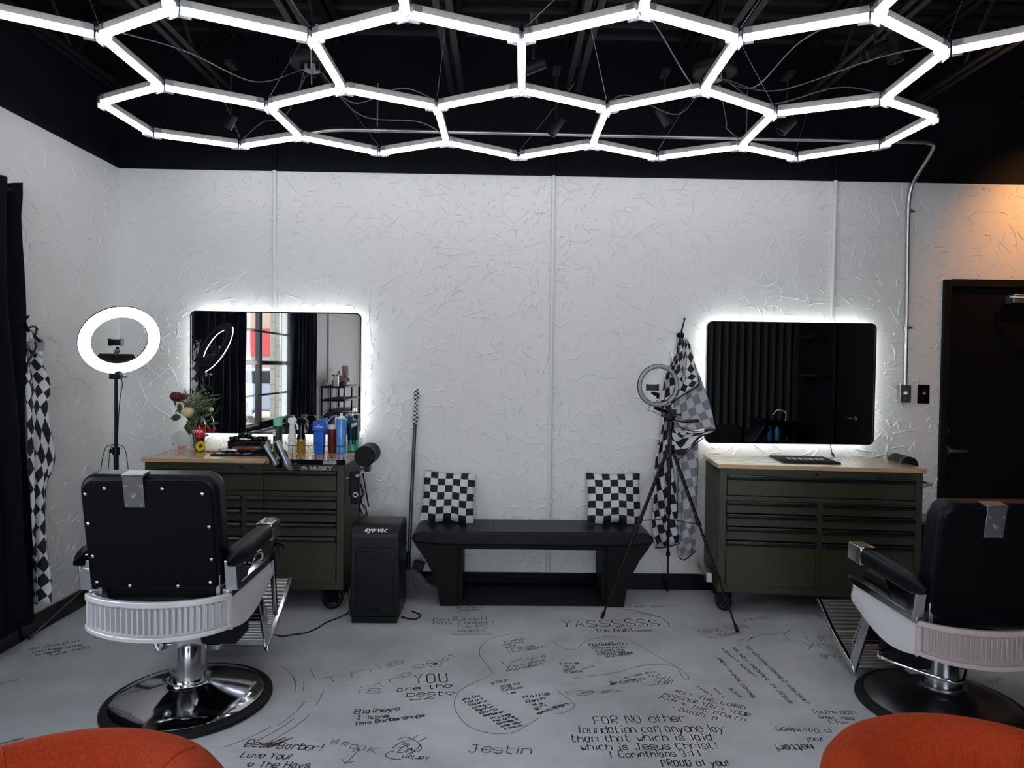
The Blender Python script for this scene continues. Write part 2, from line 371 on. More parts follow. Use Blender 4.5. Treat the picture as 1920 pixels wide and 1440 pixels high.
# window 1 in the left wall
w1 = struct(bpy.data.objects.new('window_1', None)); C.objects.link(w1)
xm = XL-.12; mb = MB()
def bx(y0, y1, z0, z1, t=.025): mb.box(xm-t, xm+t, y0, y1, z0, z1)
bx(WY0, WY0+.05, WZ0, WZ1); bx(WY1-.05, WY1, WZ0, WZ1); bx(WY0, WY1, WZ0, WZ0+.05); bx(WY0, WY1, WZ1-.05, WZ1)
bx(1.39, 1.455, WZ0, WZ1); bx(WY0, WY1, 1.42, 1.465, .03)
for z in (1.10, 1.775): bx(WY0, WY1, z-.011, z+.011, .012)
mb.build('window_frame', M['gloss'], w1, bev=.003)
mb = MB(); mb.box(xm-.002, xm+.002, WY0+.05, 1.39, WZ0+.05, WZ1-.05); mb.box(xm-.002, xm+.002, 1.455, WY1-.05, WZ0+.05, WZ1-.05); mb.build('pane', M['pane'], w1)
mb = MB(); mb.box(xm+.025, XL+.03, WY0-.05, WY1+.05, WZ0-.03, WZ0); mb.build('window_sill', M['gloss'], w1, bev=.004)
# white painted conduits on the back wall
def wall_pipe(px, ytop, zbot, lab, clamps):
    p = at(px, ytop, Y=W); x = p.x; mb = MB()
    t = empty('wall_conduit', lab, 'pipe', (x, W, zbot)); t.location = (x, W-.012, zbot)
    mb.cyl((0, 0, 0), (0, 0, ZD-.1-zbot if clamps == 9 else ZT-zbot), .0125, 12); mb.build('conduit_tube', M['pipe'], t)
    mb = MB(); mb.cyl((0, 0, ZT-zbot), (0, 0, ZD-.12-zbot), .0125, 12); mb.build('painted_upper_conduit', M['blackpaint'], t)
    for z in ([.69-zbot, 1.9-zbot] if clamps else [2.35-zbot]):
        mb = MB(); mb.lathe([(.0145, -.011), (.0165, -.009), (.0165, .009), (.0145, .011)], (0, 0, z), None, 14); mb.box(-.034, .034, .008, .012, z-.009, z+.009)
        mb.build('clamp', M['pipe'], t)
wall_pipe(516, 322, 1.6, 'white painted vertical conduit rising above the left backlit mirror', 0)
wall_pipe(1038, 335, .12, 'white painted vertical conduit on the bare wall above the bench', 1)
wall_pipe(1565, 345, 1.6, 'white painted vertical conduit rising above the right backlit mirror', 0)
# galvanised conduit with the switch box
t = empty('galvanised_conduit', 'bare galvanised conduit running under the joists then down the wall to the switch', 'pipe', (2.6, W-.03, 1.35))
o0 = Vector(t.location); pts = [(-1.42, 4.15, 2.75), (-1.3, 4.15, 2.765), (-1.1, 4.15, 2.81), (-.98, 4.15, 2.823), (-.8, 4.15, 2.825), (0, 4.15, 2.822), (1.2, 4.15, 2.818), (2.42, 4.15, 2.815), (2.55, 4.155, 2.812), (2.60, 4.18, 2.805), (2.622, 4.25, 2.77), (2.622, 4.35, 2.70), (2.615, W-.04, 2.63), (2.607, W-.022, 2.54), (2.606, W-.02, 2.4), (2.612, W-.02, 1.9), (2.617, W-.02, 1.352)]
mb = MB(); mb.tube([p-o0 for p in bez(pts, 6)], .0115, 12); mb.build('conduit_tube', M['galv'], t)
for (x, y, z, ax) in ((-.75, 4.15, 2.825, 0), (1.45, 4.15, 2.817, 0), (2.606, W-.02, 2.47, 1), (2.612, W-.02, 1.72, 1)):
    mb = MB()
    if ax: mb.cyl((x, y, z-.012), (x, y, z+.012), .0155, 12); mb.box(x-.01, x+.045, W-.012, W-.001, z-.008, z+.008)
    else: mb.cyl((x-.02, y, z), (x+.02, y, z), .0155, 12); mb.box(x-.003, x+.003, y-.003, y+.003, z+.012, ZC)
    mb.v = [tuple(Vector(q)-o0) for q in mb.v]; mb.build('clamp', M['galv'], t)
def switch(nm, lab, px, py, boxd, m1, m2, w=.07, h=.114):
    p = at(px, py, Y=W); t = empty(nm, lab, 'light switch', (p.x, W, p.z))
    mb = MB()
    if boxd: mb.box(-w*.5+.003, w*.5-.003, -boxd, 0, -h*.5+.003, h*.5-.003); mb.build('surface_box', M['galv'], t, bev=.004)
    mb = MB(); mb.box(-w*.5, w*.5, -boxd-.004, -boxd, -h*.5, h*.5); mb.build('cover_plate', m1, t, bev=.0015)
    mb = MB(); mb.box(-.005, .005, -boxd-.018, -boxd-.004, -.002, .014, Matrix.Rotation(.0, 4, 'X')); mb.build('toggle', m2, t, bev=.001)
    for s in (-1, 1):
        mb = MB(); mb.cyl((0, -boxd-.0055, s*.03), (0, -boxd-.004, s*.03), .003, 8); mb.build('screw', M['silver'], t)
switch('surface_switch', 'grey metal surface switch box below the bare conduit', 1690, 738, .045, M['brushed'], M['white'])
switch('wall_switch', 'black wall switch plate between the surface switch and the door', 1731, 739, .001, M['gloss'], M['grey'], .078, .124)
# ------------------------------------------------------------------ writing on the floor
SF = {}
for q in """A 022842 1434|B 02083847463505 3544433202|C 4738180703123243|D 02082847432202|E 48080242 0535|F 480802 0535|G 47381807031232434525|H 0208 4248 0545|I 1838 2822 1232|J 1848 3833221203|K 0208 480542|L 080242|M 0208254842|N 02084248|O 180703123243473818|P 02083847463505|Q 180703123243473818 2442|R 0208384746350542|S 47381807061544433212 03|T 0848 2822|U 080312324348|V 082248|W 0812253248|X 0842 4802|Y 082548 2522|Z 08480242|a 361605031232 3632|b 0802 0516364543321203|c 361605031232|d 4842 4536160503123243|e 04444536160503123243|f 382722 1636|g 4536160503123243 46413010|h 0802 0516364542|i 1612 1817|j 26211000 2827|k 0802 3604 1432|l 1812|m 0602 05162522 25364542|n 0602 0516364542|o 160503123243453616|p 0600 0516364543321203|q 4640 4536160503123243|r 0602 05163645|s 45361605143443321203|t 18132232 0636|u 0603123243 4642|v 062246|w 0612243246|x 0642 4602|y 0622 4600|z 06460242|0 180703123243473818|1 172822|2 07183847460242|3 07183847463525 354443321203|! 1814 1312|' 1816|. 1213|? 07183847362524 2322|, 1311|: 1516 1213|+ 2327 0545|- 0535|& 42173828163203123344|♡ 220405162536454422""".split('|'):
    SF[q[0]] = q[2:]
SF['S'] = '4738180706154443321203'
WD = {'i': 3, 'l': 3, '!': 3, "'": 2.5, '.': 3, ',': 3, ':': 3, 'I': 5, 't': 4.8, 'r': 5, 'f': 5, ' ': 4}
inkm = MB(); inkf = MB()
def stroke(mb, pts, w):
    P = [Vector(p) for p in pts]
    if len(P) < 2: return
    vs = []; fs = []
    for i, p in enumerate(P):
        t = (P[min(i+1, len(P)-1)]-P[max(i-1, 0)]); t.z = 0
        if t.length < 1e-7: t = Vector((1, 0, 0))
        t.normalize(); n = Vector((-t.y, t.x, 0)); ww = w*random.uniform(.9, 1.3)
        vs += [Vector((p.x, p.y, .0009))+n*ww, Vector((p.x, p.y, .0009))-n*ww]
    for i in range(len(P)-1): fs.append((2*i, 2*i+1, 2*i+3, 2*i+2))
    mb.add(vs, fs)
def write(txt, a, b, hpx, w=.0021, faint=False, up=1, sl=.08):
    A = at(a[0], a[1], Z=0); B = at(b[0], b[1], Z=0); d = (B-A); L = d.length; d.normalize(); n = Vector((-d.y, d.x, 0))
    mid = ((a[0]+b[0])/2, (a[1]+b[1])/2)
    # letter height in metres: depth of hpx image rows here
    q0 = at(mid[0], mid[1], Z=0); q1 = at(mid[0], mid[1]-hpx, Z=0); h = (q1-q0).length*max(.45, abs(n.y))*.78
    adv = sum(WD.get(c, 5.3 if c.islower() else 6.0) for c in txt); sx = L/max(adv-1.5, 1); sy = h/6; x = 0; mb = inkf if faint else inkm
    for c in txt:
        s = SF.get(c)
        if s:
            jy = random.uniform(-.25, .25); js = random.uniform(.92, 1.1); jt = random.uniform(-.05, .05)
            for st in s.split(' '):
                pts = [(int(st[i]), int(st[i+1])-2) for i in range(0, len(st)-1, 2)]
                fine = []
                if len(pts) > 3:
                    w = w*1.0
                    for pp in bez([(p[0], p[1], 0) for p in pts], 3): fine.append((pp.x, pp.y))
                else: fine = [(float(p[0]), float(p[1])) for p in pts]
                out = []
                for (u, v) in fine:
                    u += random.uniform(-.07, .07); v += random.uniform(-.07, .07)
                    out.append(A+d*((x+u*js+(sl+jt)*v)*sx)+n*((v*js+jy)*sy))
                stroke(mb, out, w)
        x += WD.get(c, 5.3 if c.islower() else 6.0)
def draw(pts, w=.0014, faint=False, n=6, smooth=True):
    P = [at(x, y, Z=0) for x, y in pts]
    stroke(inkf if faint else inkm, bez(P, n) if smooth else P, w)
for T in [("YASSSSSS",(1056,1176),(1240,1174),15,.003),("The GOAT",(1118,1186),(1190,1184),8,.0022),("Theresa",(1188,1186),(1223,1183),5),("Ben Bennett",(812,1165),(916,1163),8),("nott Cumberl",(812,1171),(925,1169),6),("I ♡ PE",(855,1178),(915,1177),7),("nnett",(860,1186),(910,1184),6),
("looks good we had",(858,1137),(908,1136),3),("hey the shop is",(856,1141),(905,1140),3),("Love it Dana",(862,1146),(900,1144),3),
("YOU",(778,1283),(842,1278),22,.003),("are the",(745,1297),(846,1289),10,.0024),("best♡",(762,1307),(853,1303),12,.0024),("love you.",(768,1314),(815,1310),4),
("Blainey♡",(665,1339),(750,1333),10,.0024),("I love",(667,1350),(728,1346),9,.0024),("This Barbershop♡",(665,1361),(797,1344),8,.0024),
("Jestin",(878,1410),(993,1414),17,.0018),("Best Barber!",(457,1400),(600,1408),15,.0022),("Love You!",(450,1420),(542,1424),13,.0022),("♡ The Hays",(461,1439),(578,1441),14,.0022),
("Hallie",(983,1310),(1030,1303),7,.0024),("Beth",(988,1318),(1022,1312),6,.0024),("is a",(997,1324),(1018,1320),5,.0024),("girl",(1003,1331),(1025,1324),6,.0024),("emmiBen.",(1010,1340),(1070,1320),7,.0024),
("your",(922,1283),(956,1276),7,.0018),("scents",(938,1289),(975,1283),5),("are",(941,1293),(960,1289),5),("candles",(942,1297),(980,1290),5),("is",(950,1303),(968,1299),5),
("Keep",(948,1206),(985,1199),6),("making",(943,1211),(980,1205),4),("your",(947,1215),(970,1211),4),("Dreams",(953,1220),(1003,1213),6),("HallieBeth",(957,1225),(1023,1214),5),
("I will give",(941,1246),(1023,1232),7),("you a place",(951,1253),(1023,1239),6),("♡HallieBeth",(951,1260),(1020,1246),6),
("HallieBeth",(1106,1212),(1175,1210),8,.0022),("youre amazing to",(1110,1217),(1172,1216),5),("a present over",(1117,1222),(1172,1220),5),("I love a friend",(1121,1226),(1172,1224),5),("Proud of god but",(1122,1230),(1188,1225),5),("♡HallieBeth",(1136,1234),(1188,1227),5),
("This",(1048,1247),(1086,1245),5,.0018),("is a",(1056,1252),(1080,1250),5),("good",(1057,1257),(1078,1255),5),("PlAce",(1062,1263),(1092,1260),6),("mi No",(1070,1264),(1112,1250),4),
("MAY THE LORD",(1266,1299),(1396,1331),9,.0017),("PROSPER YOU + YOUR",(1243,1304),(1404,1345),9,.0017),("FAM + THE GOAT!!",(1235,1310),(1395,1354),9,.0017),("- DANIEL D",(1258,1329),(1342,1351),9,.0017),
("FOR NO other",(1115,1358),(1286,1353),17,.0021),("foundation can anyone lay",(1083,1375),(1358,1372),17,.0021),("than that which is laid",(1072,1392),(1336,1388),16,.0021),("which is Jesus Christ!",(1090,1407),(1347,1404),15,.0021),("1 Corinthians 3:11",(1142,1421),(1318,1418),14,.0021),("PROUD of you!",(1243,1437),(1368,1436),14,.0024),
("Best Cuts",(1318,1188),(1404,1176),8),("in town!",(1328,1199),(1395,1187),7),("miss! you",(1178,1140),(1246,1137),5,.0014,1),("and Kingsfamous",(1172,1143),(1236,1158),4,.0014,1),
("NO WEAPON FORMED AGAINST",(1398,1212),(1512,1320),8,.0018),("YOU WELL PROSPER. IN JESUS.",(1371,1213),(1484,1322),8,.0018),("MIGHTY NAME!",(1350,1216),(1412,1268),7,.0018),("GREAT THINGS COMING,",(1345,1234),(1412,1310),7,.0018),
("BLAKE",(1366,1291),(1388,1309),7),("MIKE &",(1337,1291),(1356,1309),5),("Jordan",(1304,1287),(1332,1304),6),
("Luh",(1480,1202),(1572,1204),17),("you",(1512,1214),(1580,1216),13),("great",(1540,1232),(1600,1236),8),("You're doin",(1525,1338),(1606,1340),9),("Great, Isaac",(1538,1348),(1606,1350),7),("Ehm",(1558,1357),(1590,1358),7),
("So proud of",(55,1219),(150,1203),6),("you. Keep going",(60,1225),(153,1211),5),("to inspire",(66,1230),(112,1222),4),("Love JoJo",(95,1231),(166,1215),6,.0018),("You Co",(180,1198),(216,1180),9),("ous II",(212,1201),(256,1188),7),("mb",(2,1284),(30,1277),6),("you smile",(0,1396),(42,1386),5,.0014,1),
("Chelsea",(1393,1166),(1450,1159),8,.0014,1),("loves it",(1538,1160),(1580,1166),7,.0014,1),("Sulan",(1857,1281),(1886,1273),7),("Great fades",(1875,1345),(1918,1338),8),("shop",(1885,1352),(1918,1350),7),
("Davidson",(1533,1367),(1455,1364),9,.0018),("a",(1556,1368),(1543,1368),8,.0018),("you!",(1541,1385),(1512,1384),8,.0018),("better!",(1520,1396),(1452,1398),12,.0024),
("you it was her",(1237,1264),(1140,1282),5),("the war is",(1225,1258),(1170,1270),5),("Adrian",(806,1419),(757,1416),9,.0018),("& Sean",(1145,1285),(1210,1276),8,.0016,1)]:
    w = T[4] if len(T) > 4 else .0014
    write(T[0], T[1], T[2], T[3], w, len(T) > 5)
W1 = ["Why Did","Did U a","Gator U","bring u","Retrun","Barb","Barbers?","in case","he gits","bathes n","one day","chab."]
for i, s in enumerate(W1):
    x = 868+i*6.6+(6 if i > 6 else 0); y = 1314+i*5.0; write(s, (x, y), (x+(32 if i < 6 else 38), y-8 if i < 8 else y-9), 5, .0021)
for s, a, b, h in (("This",(608,1284),(760,1243),17),("is",(666,1301),(712,1300),17),("The",(712,1292),(772,1266),18),("g",(776,1254),(796,1250),11),("at.",(833,1241),(866,1225),13)): write(s, a, b, h, .0014, True)
draw([(800,1246),(802,1240),(812,1238),(824,1240),(828,1245),(822,1250),(808,1250),(800,1246)], .0014, True)
for k in range(7): draw([(804+k*2,1243+(k%2)*2),(816+k,1247-(k%3)*2)], .002, False, 2)
for P in ([(925,1265),(912,1245),(899,1228),(905,1208),(930,1195),(965,1188),(1000,1188)],[(1035,1201),(1050,1213),(1066,1218),(1082,1216),(1100,1202),(1140,1193),(1170,1197)],[(1186,1203),(1225,1226),(1268,1250),(1290,1268),(1289,1275),(1280,1270),(1268,1252),(1240,1246),(1200,1249),(1150,1262),(1075,1272)],[(925,1265),(880,1284),(857,1302),(853,1328),(876,1360),(920,1375),(960,1374),(985,1362),(1013,1345)],[(1045,1296),(1068,1312),(1077,1325),(1060,1336),(1040,1339)]): draw(P, .0012, True)
draw([(1060,1299),(1110,1294),(1082,1303),(1105,1303),(1112,1295),(1090,1300),(1118,1298),(1150,1293),(1128,1300),(1165,1295)], .0012, True)
draw([(1215,1286),(1250,1282),(1225,1276),(1240,1270),(1232,1284),(1248,1268),(1244,1283),(1256,1270),(1250,1284),(1262,1272),(1258,1284)], .0012, True)
draw([(1384,1201),(1395,1199)], .0014); draw([(1402,1202),(1412,1193),(1408,1199),(1425,1192),(1440,1188),(1452,1190),(1462,1185),(1470,1188),(1482,1181)], .0014, True)
draw([(1243,1160),(1252,1168),(1256,1176)], .0022)
# insect-like doodle
for P in ([(745,1387),(760,1382),(780,1390),(790,1402),(782,1410),(768,1404)],[(735,1403),(745,1396),(760,1390),(768,1388)],[(736,1403),(752,1402),(764,1396)],[(745,1412),(752,1403),(760,1399),(765,1404),(756,1411),(745,1412)],[(760,1412),(772,1403),(770,1412),(762,1414)],[(772,1413),(782,1404),(788,1396)],[(770,1388),(784,1379)],[(786,1391),(800,1383)],[(755,1396),(762,1394),(768,1397),(760,1399),(755,1396)],[(722,1418),(726,1412),(740,1408)],[(722,1418),(734,1423),(752,1424)]): draw(P, .0016, False, 4)
draw([(660,1410),(672,1404),(676,1411)], .0014, True); draw([(673,1406),(660,1420),(648,1430),(642,1424)], .0014, True); draw([(645,1432),(664,1428)], .0014, True)
write("B", (620,1396), (634,1396), 12, .0014, True); write("R", (640,1398), (654,1399), 9, .0014, True); write("O", (655,1403), (668,1404), 9, .0014, True); write("O", (670,1406), (684,1406), 9, .0014, True); write("K", (688,1410), (706,1412), 11, .0014, True)
for y in (1156, 1189): draw([(846,y+1),(880,y),(925,y)], .001, True)
# scuff marks round the chairs
for i in range(9):
    a0 = random.uniform(-1.2, .4); r = random.uniform(.42, .6); c = Vector((-1.32, 2.94, 0))
    stroke(inkf, [c+Vector((cos(a0+k*.05)*r, sin(a0+k*.05)*r, 0)) for k in range(random.randint(4, 12))], .0012)
inkm.build('marker_writing', M['ink'], FL, flat=True); inkf.build('faded_marker_writing', M['fadedink'], FL, flat=True)
M['scuff'] = mat('bare_brown_scuff', (.1, .05, .035), .6, var=.4, vscale=60)
mb = MB(); a = at(505, 1397, Z=0); b = at(545, 1383, Z=0)
for i in range(14):
    p = a.lerp(b, random.random())+Vector((random.gauss(0, .012), random.gauss(0, .008), .0006)); L = random.uniform(.015, .06); d = (b-a).normalized(); n = Vector((-d.y, d.x, 0))*random.uniform(.002, .006)
    mb.add([p-d*L, p-n, p+d*L, p+n], [(0, 1, 2, 3)])
mb.build('scuff_mark', M['scuff'], FL, flat=True)
# ================================================================== HEXAGON LIGHT
HN = {(-4,.5):(187,65),(-3,0):(327,15),(-2,.5):(584,70),(-1,0):(762,24),(0,.5):(978,72),(1,0):(1203,20),(2,.5):(1385,71),(3,0):(1641,27),(4,.5):(1774,95),
(-4,1.5):(301,161),(-5,2):(189,192),(-3,2):(502,199),(-2,1.5):(642,166),(-1,2):(819,200),(0,1.5):(978,168),(1,2):(1138,204),(2,1.5):(1319,168),(3,2):(1451,212),(4,1.5):(1657,187),(5,2):(1755,220),
(-5,3):(282,250),(-4,3.5):(452,273),(-3,3):(562,256),(-2,3.5):(712,286),(-1,3):(837,266),(0,3.5):(972,294),(1,3):(1111,271),(2,3.5):(1231,295),(3,3):(1389,274),(4,3.5):(1491,296),(5,3):(1655,272)}
TH, TX, TY, HH, LL = -.01164, .07157, 2.50065, 1.27742, .48
def lat(k):
    X = k[0]*sqrt(3)/2*LL; Y = k[1]*LL
    return Vector((TX+cos(TH)*X-sin(TH)*Y, TY+sin(TH)*X+cos(TH)*Y, HC+HH))
P3 = {}
for k, (px, py) in HN.items():
    q = lat(k); P3[k] = at(px, py, Y=q.y)           # measured sag of each joint
for i in (-5, 5): P3[(i, 0)] = lat((i, 0))
for i in (-5, -3, -1, 1, 3, 5): P3[(i, -1)] = lat((i, -1))
for i in (-4, -2, 0, 2, 4): P3[(i, -1.5)] = lat((i, -1.5))
ks = list(P3); E = []
for i in range(len(ks)):
    for j in range(i+1, len(ks)):
        a, b = ks[i], ks[j]; d = sqrt(((a[0]-b[0])*sqrt(3)/2)**2+(a[1]-b[1])**2)
        if abs(d-1) < .05: E.append((a, b))
hexl = empty('hexagon_light', 'large glowing honeycomb light of white tubes hung under the black ceiling', 'ceiling light', lat((0, 1)))
H0 = Vector(hexl.location)
for a, b in E:
    A = P3[a]-H0; B = P3[b]-H0; d = (B-A); L = d.length; d.normalize(); sd = Vector((-d.y, d.x, 0)).normalized(); up = sd.cross(d)*-1
    if up.z < 0: up = -up
    Mx = Matrix((sd, d, up)).transposed(); c0 = A+d*.02; ln = L-.04
    mb = MB(); pr = [(-.0165, .004), (.0165, .004), (.0165, .026), (.013, .031), (-.013, .031), (-.0165, .026)]
    mb.prism(pr, 0, ln, 'y', Mx); mb.v = [tuple(Vector(q)+c0) for q in mb.v]
    h = mb.build('tube_housing', M['tube_house'], hexl)
    mb = MB(); pr = [(.015, .0038)]+[(.015*cos(t), -.006-.012*sin(t)) for t in [pi*i/6 for i in range(7)]]+[(-.015, .0038)]
    mb.prism(pr, .001, ln-.001, 'y', Mx); mb.v = [tuple(Vector(q)+c0) for q in mb.v]
    mb.build('glowing_diffuser', M['tube_glow'], h)
for k in ks:
    c = P3[k]-H0; mb = MB()
    for a, b in E:
        if k in (a, b):
            o = P3[b if a == k else a]-H0; d = (o-c).normalized(); sd = Vector((-d.y, d.x, 0)).normalized(); up = d.cross(sd)
            if up.z < 0: up = -up
            Mx = Matrix.Translation(c) @ Matrix((sd, d, up)).transposed().to_4x4()
            mb.box(-.0185, -.0165, .006, .055, -.021, .034, Mx); mb.box(.0165, .0185, .006, .055, -.021, .034, Mx); mb.box(-.0185, .0185, .006, .055, -.023, -.0205, Mx)
            mb.box(-.004, .004, .002, .03, -.012, .02, Mx)
    mb.lathe([(.012, -.02), (.012, .024), (.006, .03), (.006, .034)], c, None, 10)
    mb.build('clear_connector', M['clear'], hexl)
def jn(x): return min(jx, key=lambda q: abs(q-x))
for k in [(-4,.5),(-2,.5),(0,.5),(2,.5),(4,.5),(-4,3.5),(-2,3.5),(0,3.5),(2,3.5),(4,3.5),(-1,2),(1,2),(-3,2),(3,2),(-2,-1.5),(2,-1.5)]:
    c = P3[k]-H0; x = jn(c.x+H0.x); p = Vector((x-H0.x, c.y+.1*random.uniform(-1, 1), ZC-H0.z)); mb = MB()
    mb.tube([c+Vector((0, 0, .03)), p], .0011, 5); mb.build('suspension_wire', M['wire'], hexl)
    mb = MB(); mb.lathe([(.005, 0), (.006, .01), (.004, .03), (.001, .034)], c+Vector((0, 0, .026)), None, 8); mb.build('wire_gripper', M['gloss'], hexl)
fill_hex = dup(hexl); fill_hex.location = H0+Vector((0, -3.35, 0)); fill_hex['label'] = 'unseen second honeycomb light of white tubes added above the camera as fill'  # unseen copy added above the camera to brighten lower wall and floor
# power canopies with cords
for (px, py, Yc, lab, ends) in ((585, 125, 3.75, 'round black power canopy sprouting cords above the left half of the honeycomb light', [(-4,.5),(-3,2),(-4,3.5),(-1,2),(-2,.5),(-1,3)]),
                           (1340, 142, 3.75, 'round black power canopy sprouting cords above the right half of the honeycomb light', [(1,2),(1,0),(3,0),(4,1.5),(3,3),(4,.5)])):
    p = at(px, py, Y=Yc); t = empty('power_canopy', lab, 'ceiling canopy', (p.x, p.y, p.z)); p = Vector(p)
    mb = MB(); mb.lathe([(.02, .055), (.11, .055), (.118, .045), (.118, .012), (.11, .004), (.06, 0), (0, 0)], (0, 0, 0), None, 36); mb.build('canopy_dish', M['steel_black'], t)
    mb = MB(); mb.lathe([(.045, .004), (.045, -.02), (.04, -.024), (0, -.024)], (0, 0, 0), None, 20); mb.build('hub', M['grey'], t)
    mb = MB(); mb.cyl((0, 0, .05), (0, 0, ZD-p.z-.0), .012, 8); mb.build('hanger_rod', M['steel_black'], t)
    for i in range(8):
        a = i*pi/4; mb = MB(); mb.cyl((.055*cos(a), .055*sin(a), .002), (.055*cos(a), .055*sin(a), -.034), .01, 10); mb.build('cord_grip', M['plastic'], t)
    for i, k in enumerate(ends):
        e = P3[k]-p+Vector((0, 0, .03)); a = math.atan2(e.y, e.x); s = Vector((.055*cos(a), .055*sin(a), -.034))
        m1 = s.lerp(e, .3)+Vector((0, 0, -.10-.05*random.random())); m2 = s.lerp(e, .7)+Vector((random.uniform(-.05, .05), random.uniform(-.05, .05), -.06*random.random()+.02)); mb = MB()
        m1.z = max(m1.z, min(e.z, s.z)-.02); mb.tube(bez([s, m1, m2, e], 8), .0026, 6); mb.build('power_cord', M['cord'], t)
# track spotlights
def spot(px, py, Yc, tilt, lab, s=1, az=0):
    p = at(px, py, Y=Yc); t = empty('track_spotlight', lab, 'spotlight', (p.x, p.y, p.z), az, None)
    R = Matrix.Rotation(tilt, 4, 'Y'); mb = MB(); mb.lathe([(.03*s, .07*s), (.034*s, .06*s), (.036*s, -.06*s), (.033*s, -.06*s), (.03*s, -.04*s), (0, -.035*s)], (0, 0, 0), R.to_3x3(), 20); mb.build('lamp_head', M['steel_black'], t)
    mb = MB(); mb.cyl((0, 0, .05*s), (0, 0, ZC-p.z-.02), .006, 8); mb.box(-.02, .02, -.05, .05, ZC-p.z-.024, ZC-p.z-.004); mb.build('stem', M['steel_black'], t)
spot(1677, 92, 3.3, -.15, 'black cylinder spotlight hanging near the right end of the honeycomb light')
spot(1640, 97, 3.25, 1.1, 'black spotlight tipped sideways just left of the hanging cylinder spotlight', .9)
spot(433, 230, 3.9, .5, 'black spotlight tilted above the far left cell of the honeycomb light', .6)
spot(1042, 238, 3.9, .6, 'black spotlight above the middle of the far row of the honeycomb light', .8)
spot(1245, 220, 3.9, -.6, 'black spotlight above the right of centre in the far row of tubes', .8)
spot(1475, 237, 3.9, .8, 'black spotlight seen through the far right cell of the honeycomb light', .8)
spot(1000, 125, 3.3, 1.2, 'black spotlight beside the joist right of the honeycomb centre', .8)
# pair of round emergency heads near top right and small sensors
# ================================================================== MIRRORS
def rrect(w, h, r, n=6):
    out = []
    for cx, cy, a0 in ((w/2-r, h/2-r, 0), (-w/2+r, h/2-r, pi/2), (-w/2+r, -h/2+r, pi), (w/2-r, -h/2+r, 3*pi/2)):
        for k in range(n+1):
            a = a0+k*pi/2/n; out.append((cx+r*cos(a), cy+r*sin(a)))
    return out
def mirror(tl, tr, bl, br, lab):
    Ym = W-.08; q = [at(*p, Y=Ym) for p in (tl, tr, bl, br)]
    x0 = (q[0].x+q[2].x)/2; x1 = (q[1].x+q[3].x)/2; z1 = (q[0].z+q[1].z)/2; z0 = (q[2].z+q[3].z)/2; w, h = x1-x0, z1-z0
    t = empty('backlit_mirror', lab, 'mirror', ((x0+x1)/2, W-.08, (z0+z1)/2))
    mb = MB(); o = rrect(w, h, .035); i = rrect(w-.016, h-.016, .028); n = len(o)
    for (a, b, ya, yb) in ((o, i, 0, 0), (o, o, 0, .03), (i, i, 0, .03), (o, i, .03, .03)):
        vs = [Vector((p[0], ya, p[1])) for p in a]+[Vector((p[0], yb, p[1])) for p in b]; mb.add(vs, [(k, (k+1) % n, n+(k+1) % n, n+k) for k in range(n)])
    mb.build('black_frame', M['gloss'], t)
    mb = MB(); mb.prism(rrect(w-.015, h-.015, .028), .004, .026); mb.build('mirror_glass', M['mirror'], t, flat=True)
    mb = MB(); o = rrect(w-.05, h-.05, .03); i = rrect(w-.07, h-.07, .02)
    for (a, b, ya, yb) in ((o, o, .032, .042), (i, i, .032, .042), (o, i, .042, .042), (o, i, .032, .032)):
        vs = [Vector((p[0], ya, p[1])) for p in a]+[Vector((p[0], yb, p[1])) for p in b]; mb.add(vs, [(k, (k+1) % n, n+(k+1) % n, n+k) for k in range(n)])
    mb.build('led_strip', M['led'], t, flat=True)
    mb = MB()
    for s in (-1, 1): mb.box(s*.2-.03, s*.2+.03, .03, .079, -.1, .1)
    mb.build('wall_bracket', M['plastic'], t)
    return t
mirror((355, 583), (677, 586), (357, 811), (676, 816), 'rectangular backlit mirror above the cluttered tool chest, reflecting the window')
m2 = mirror((1327, 602), (1644, 606), (1322, 829), (1639, 836), 'rectangular backlit mirror above the tidy tool chest, reflecting the black curtain')
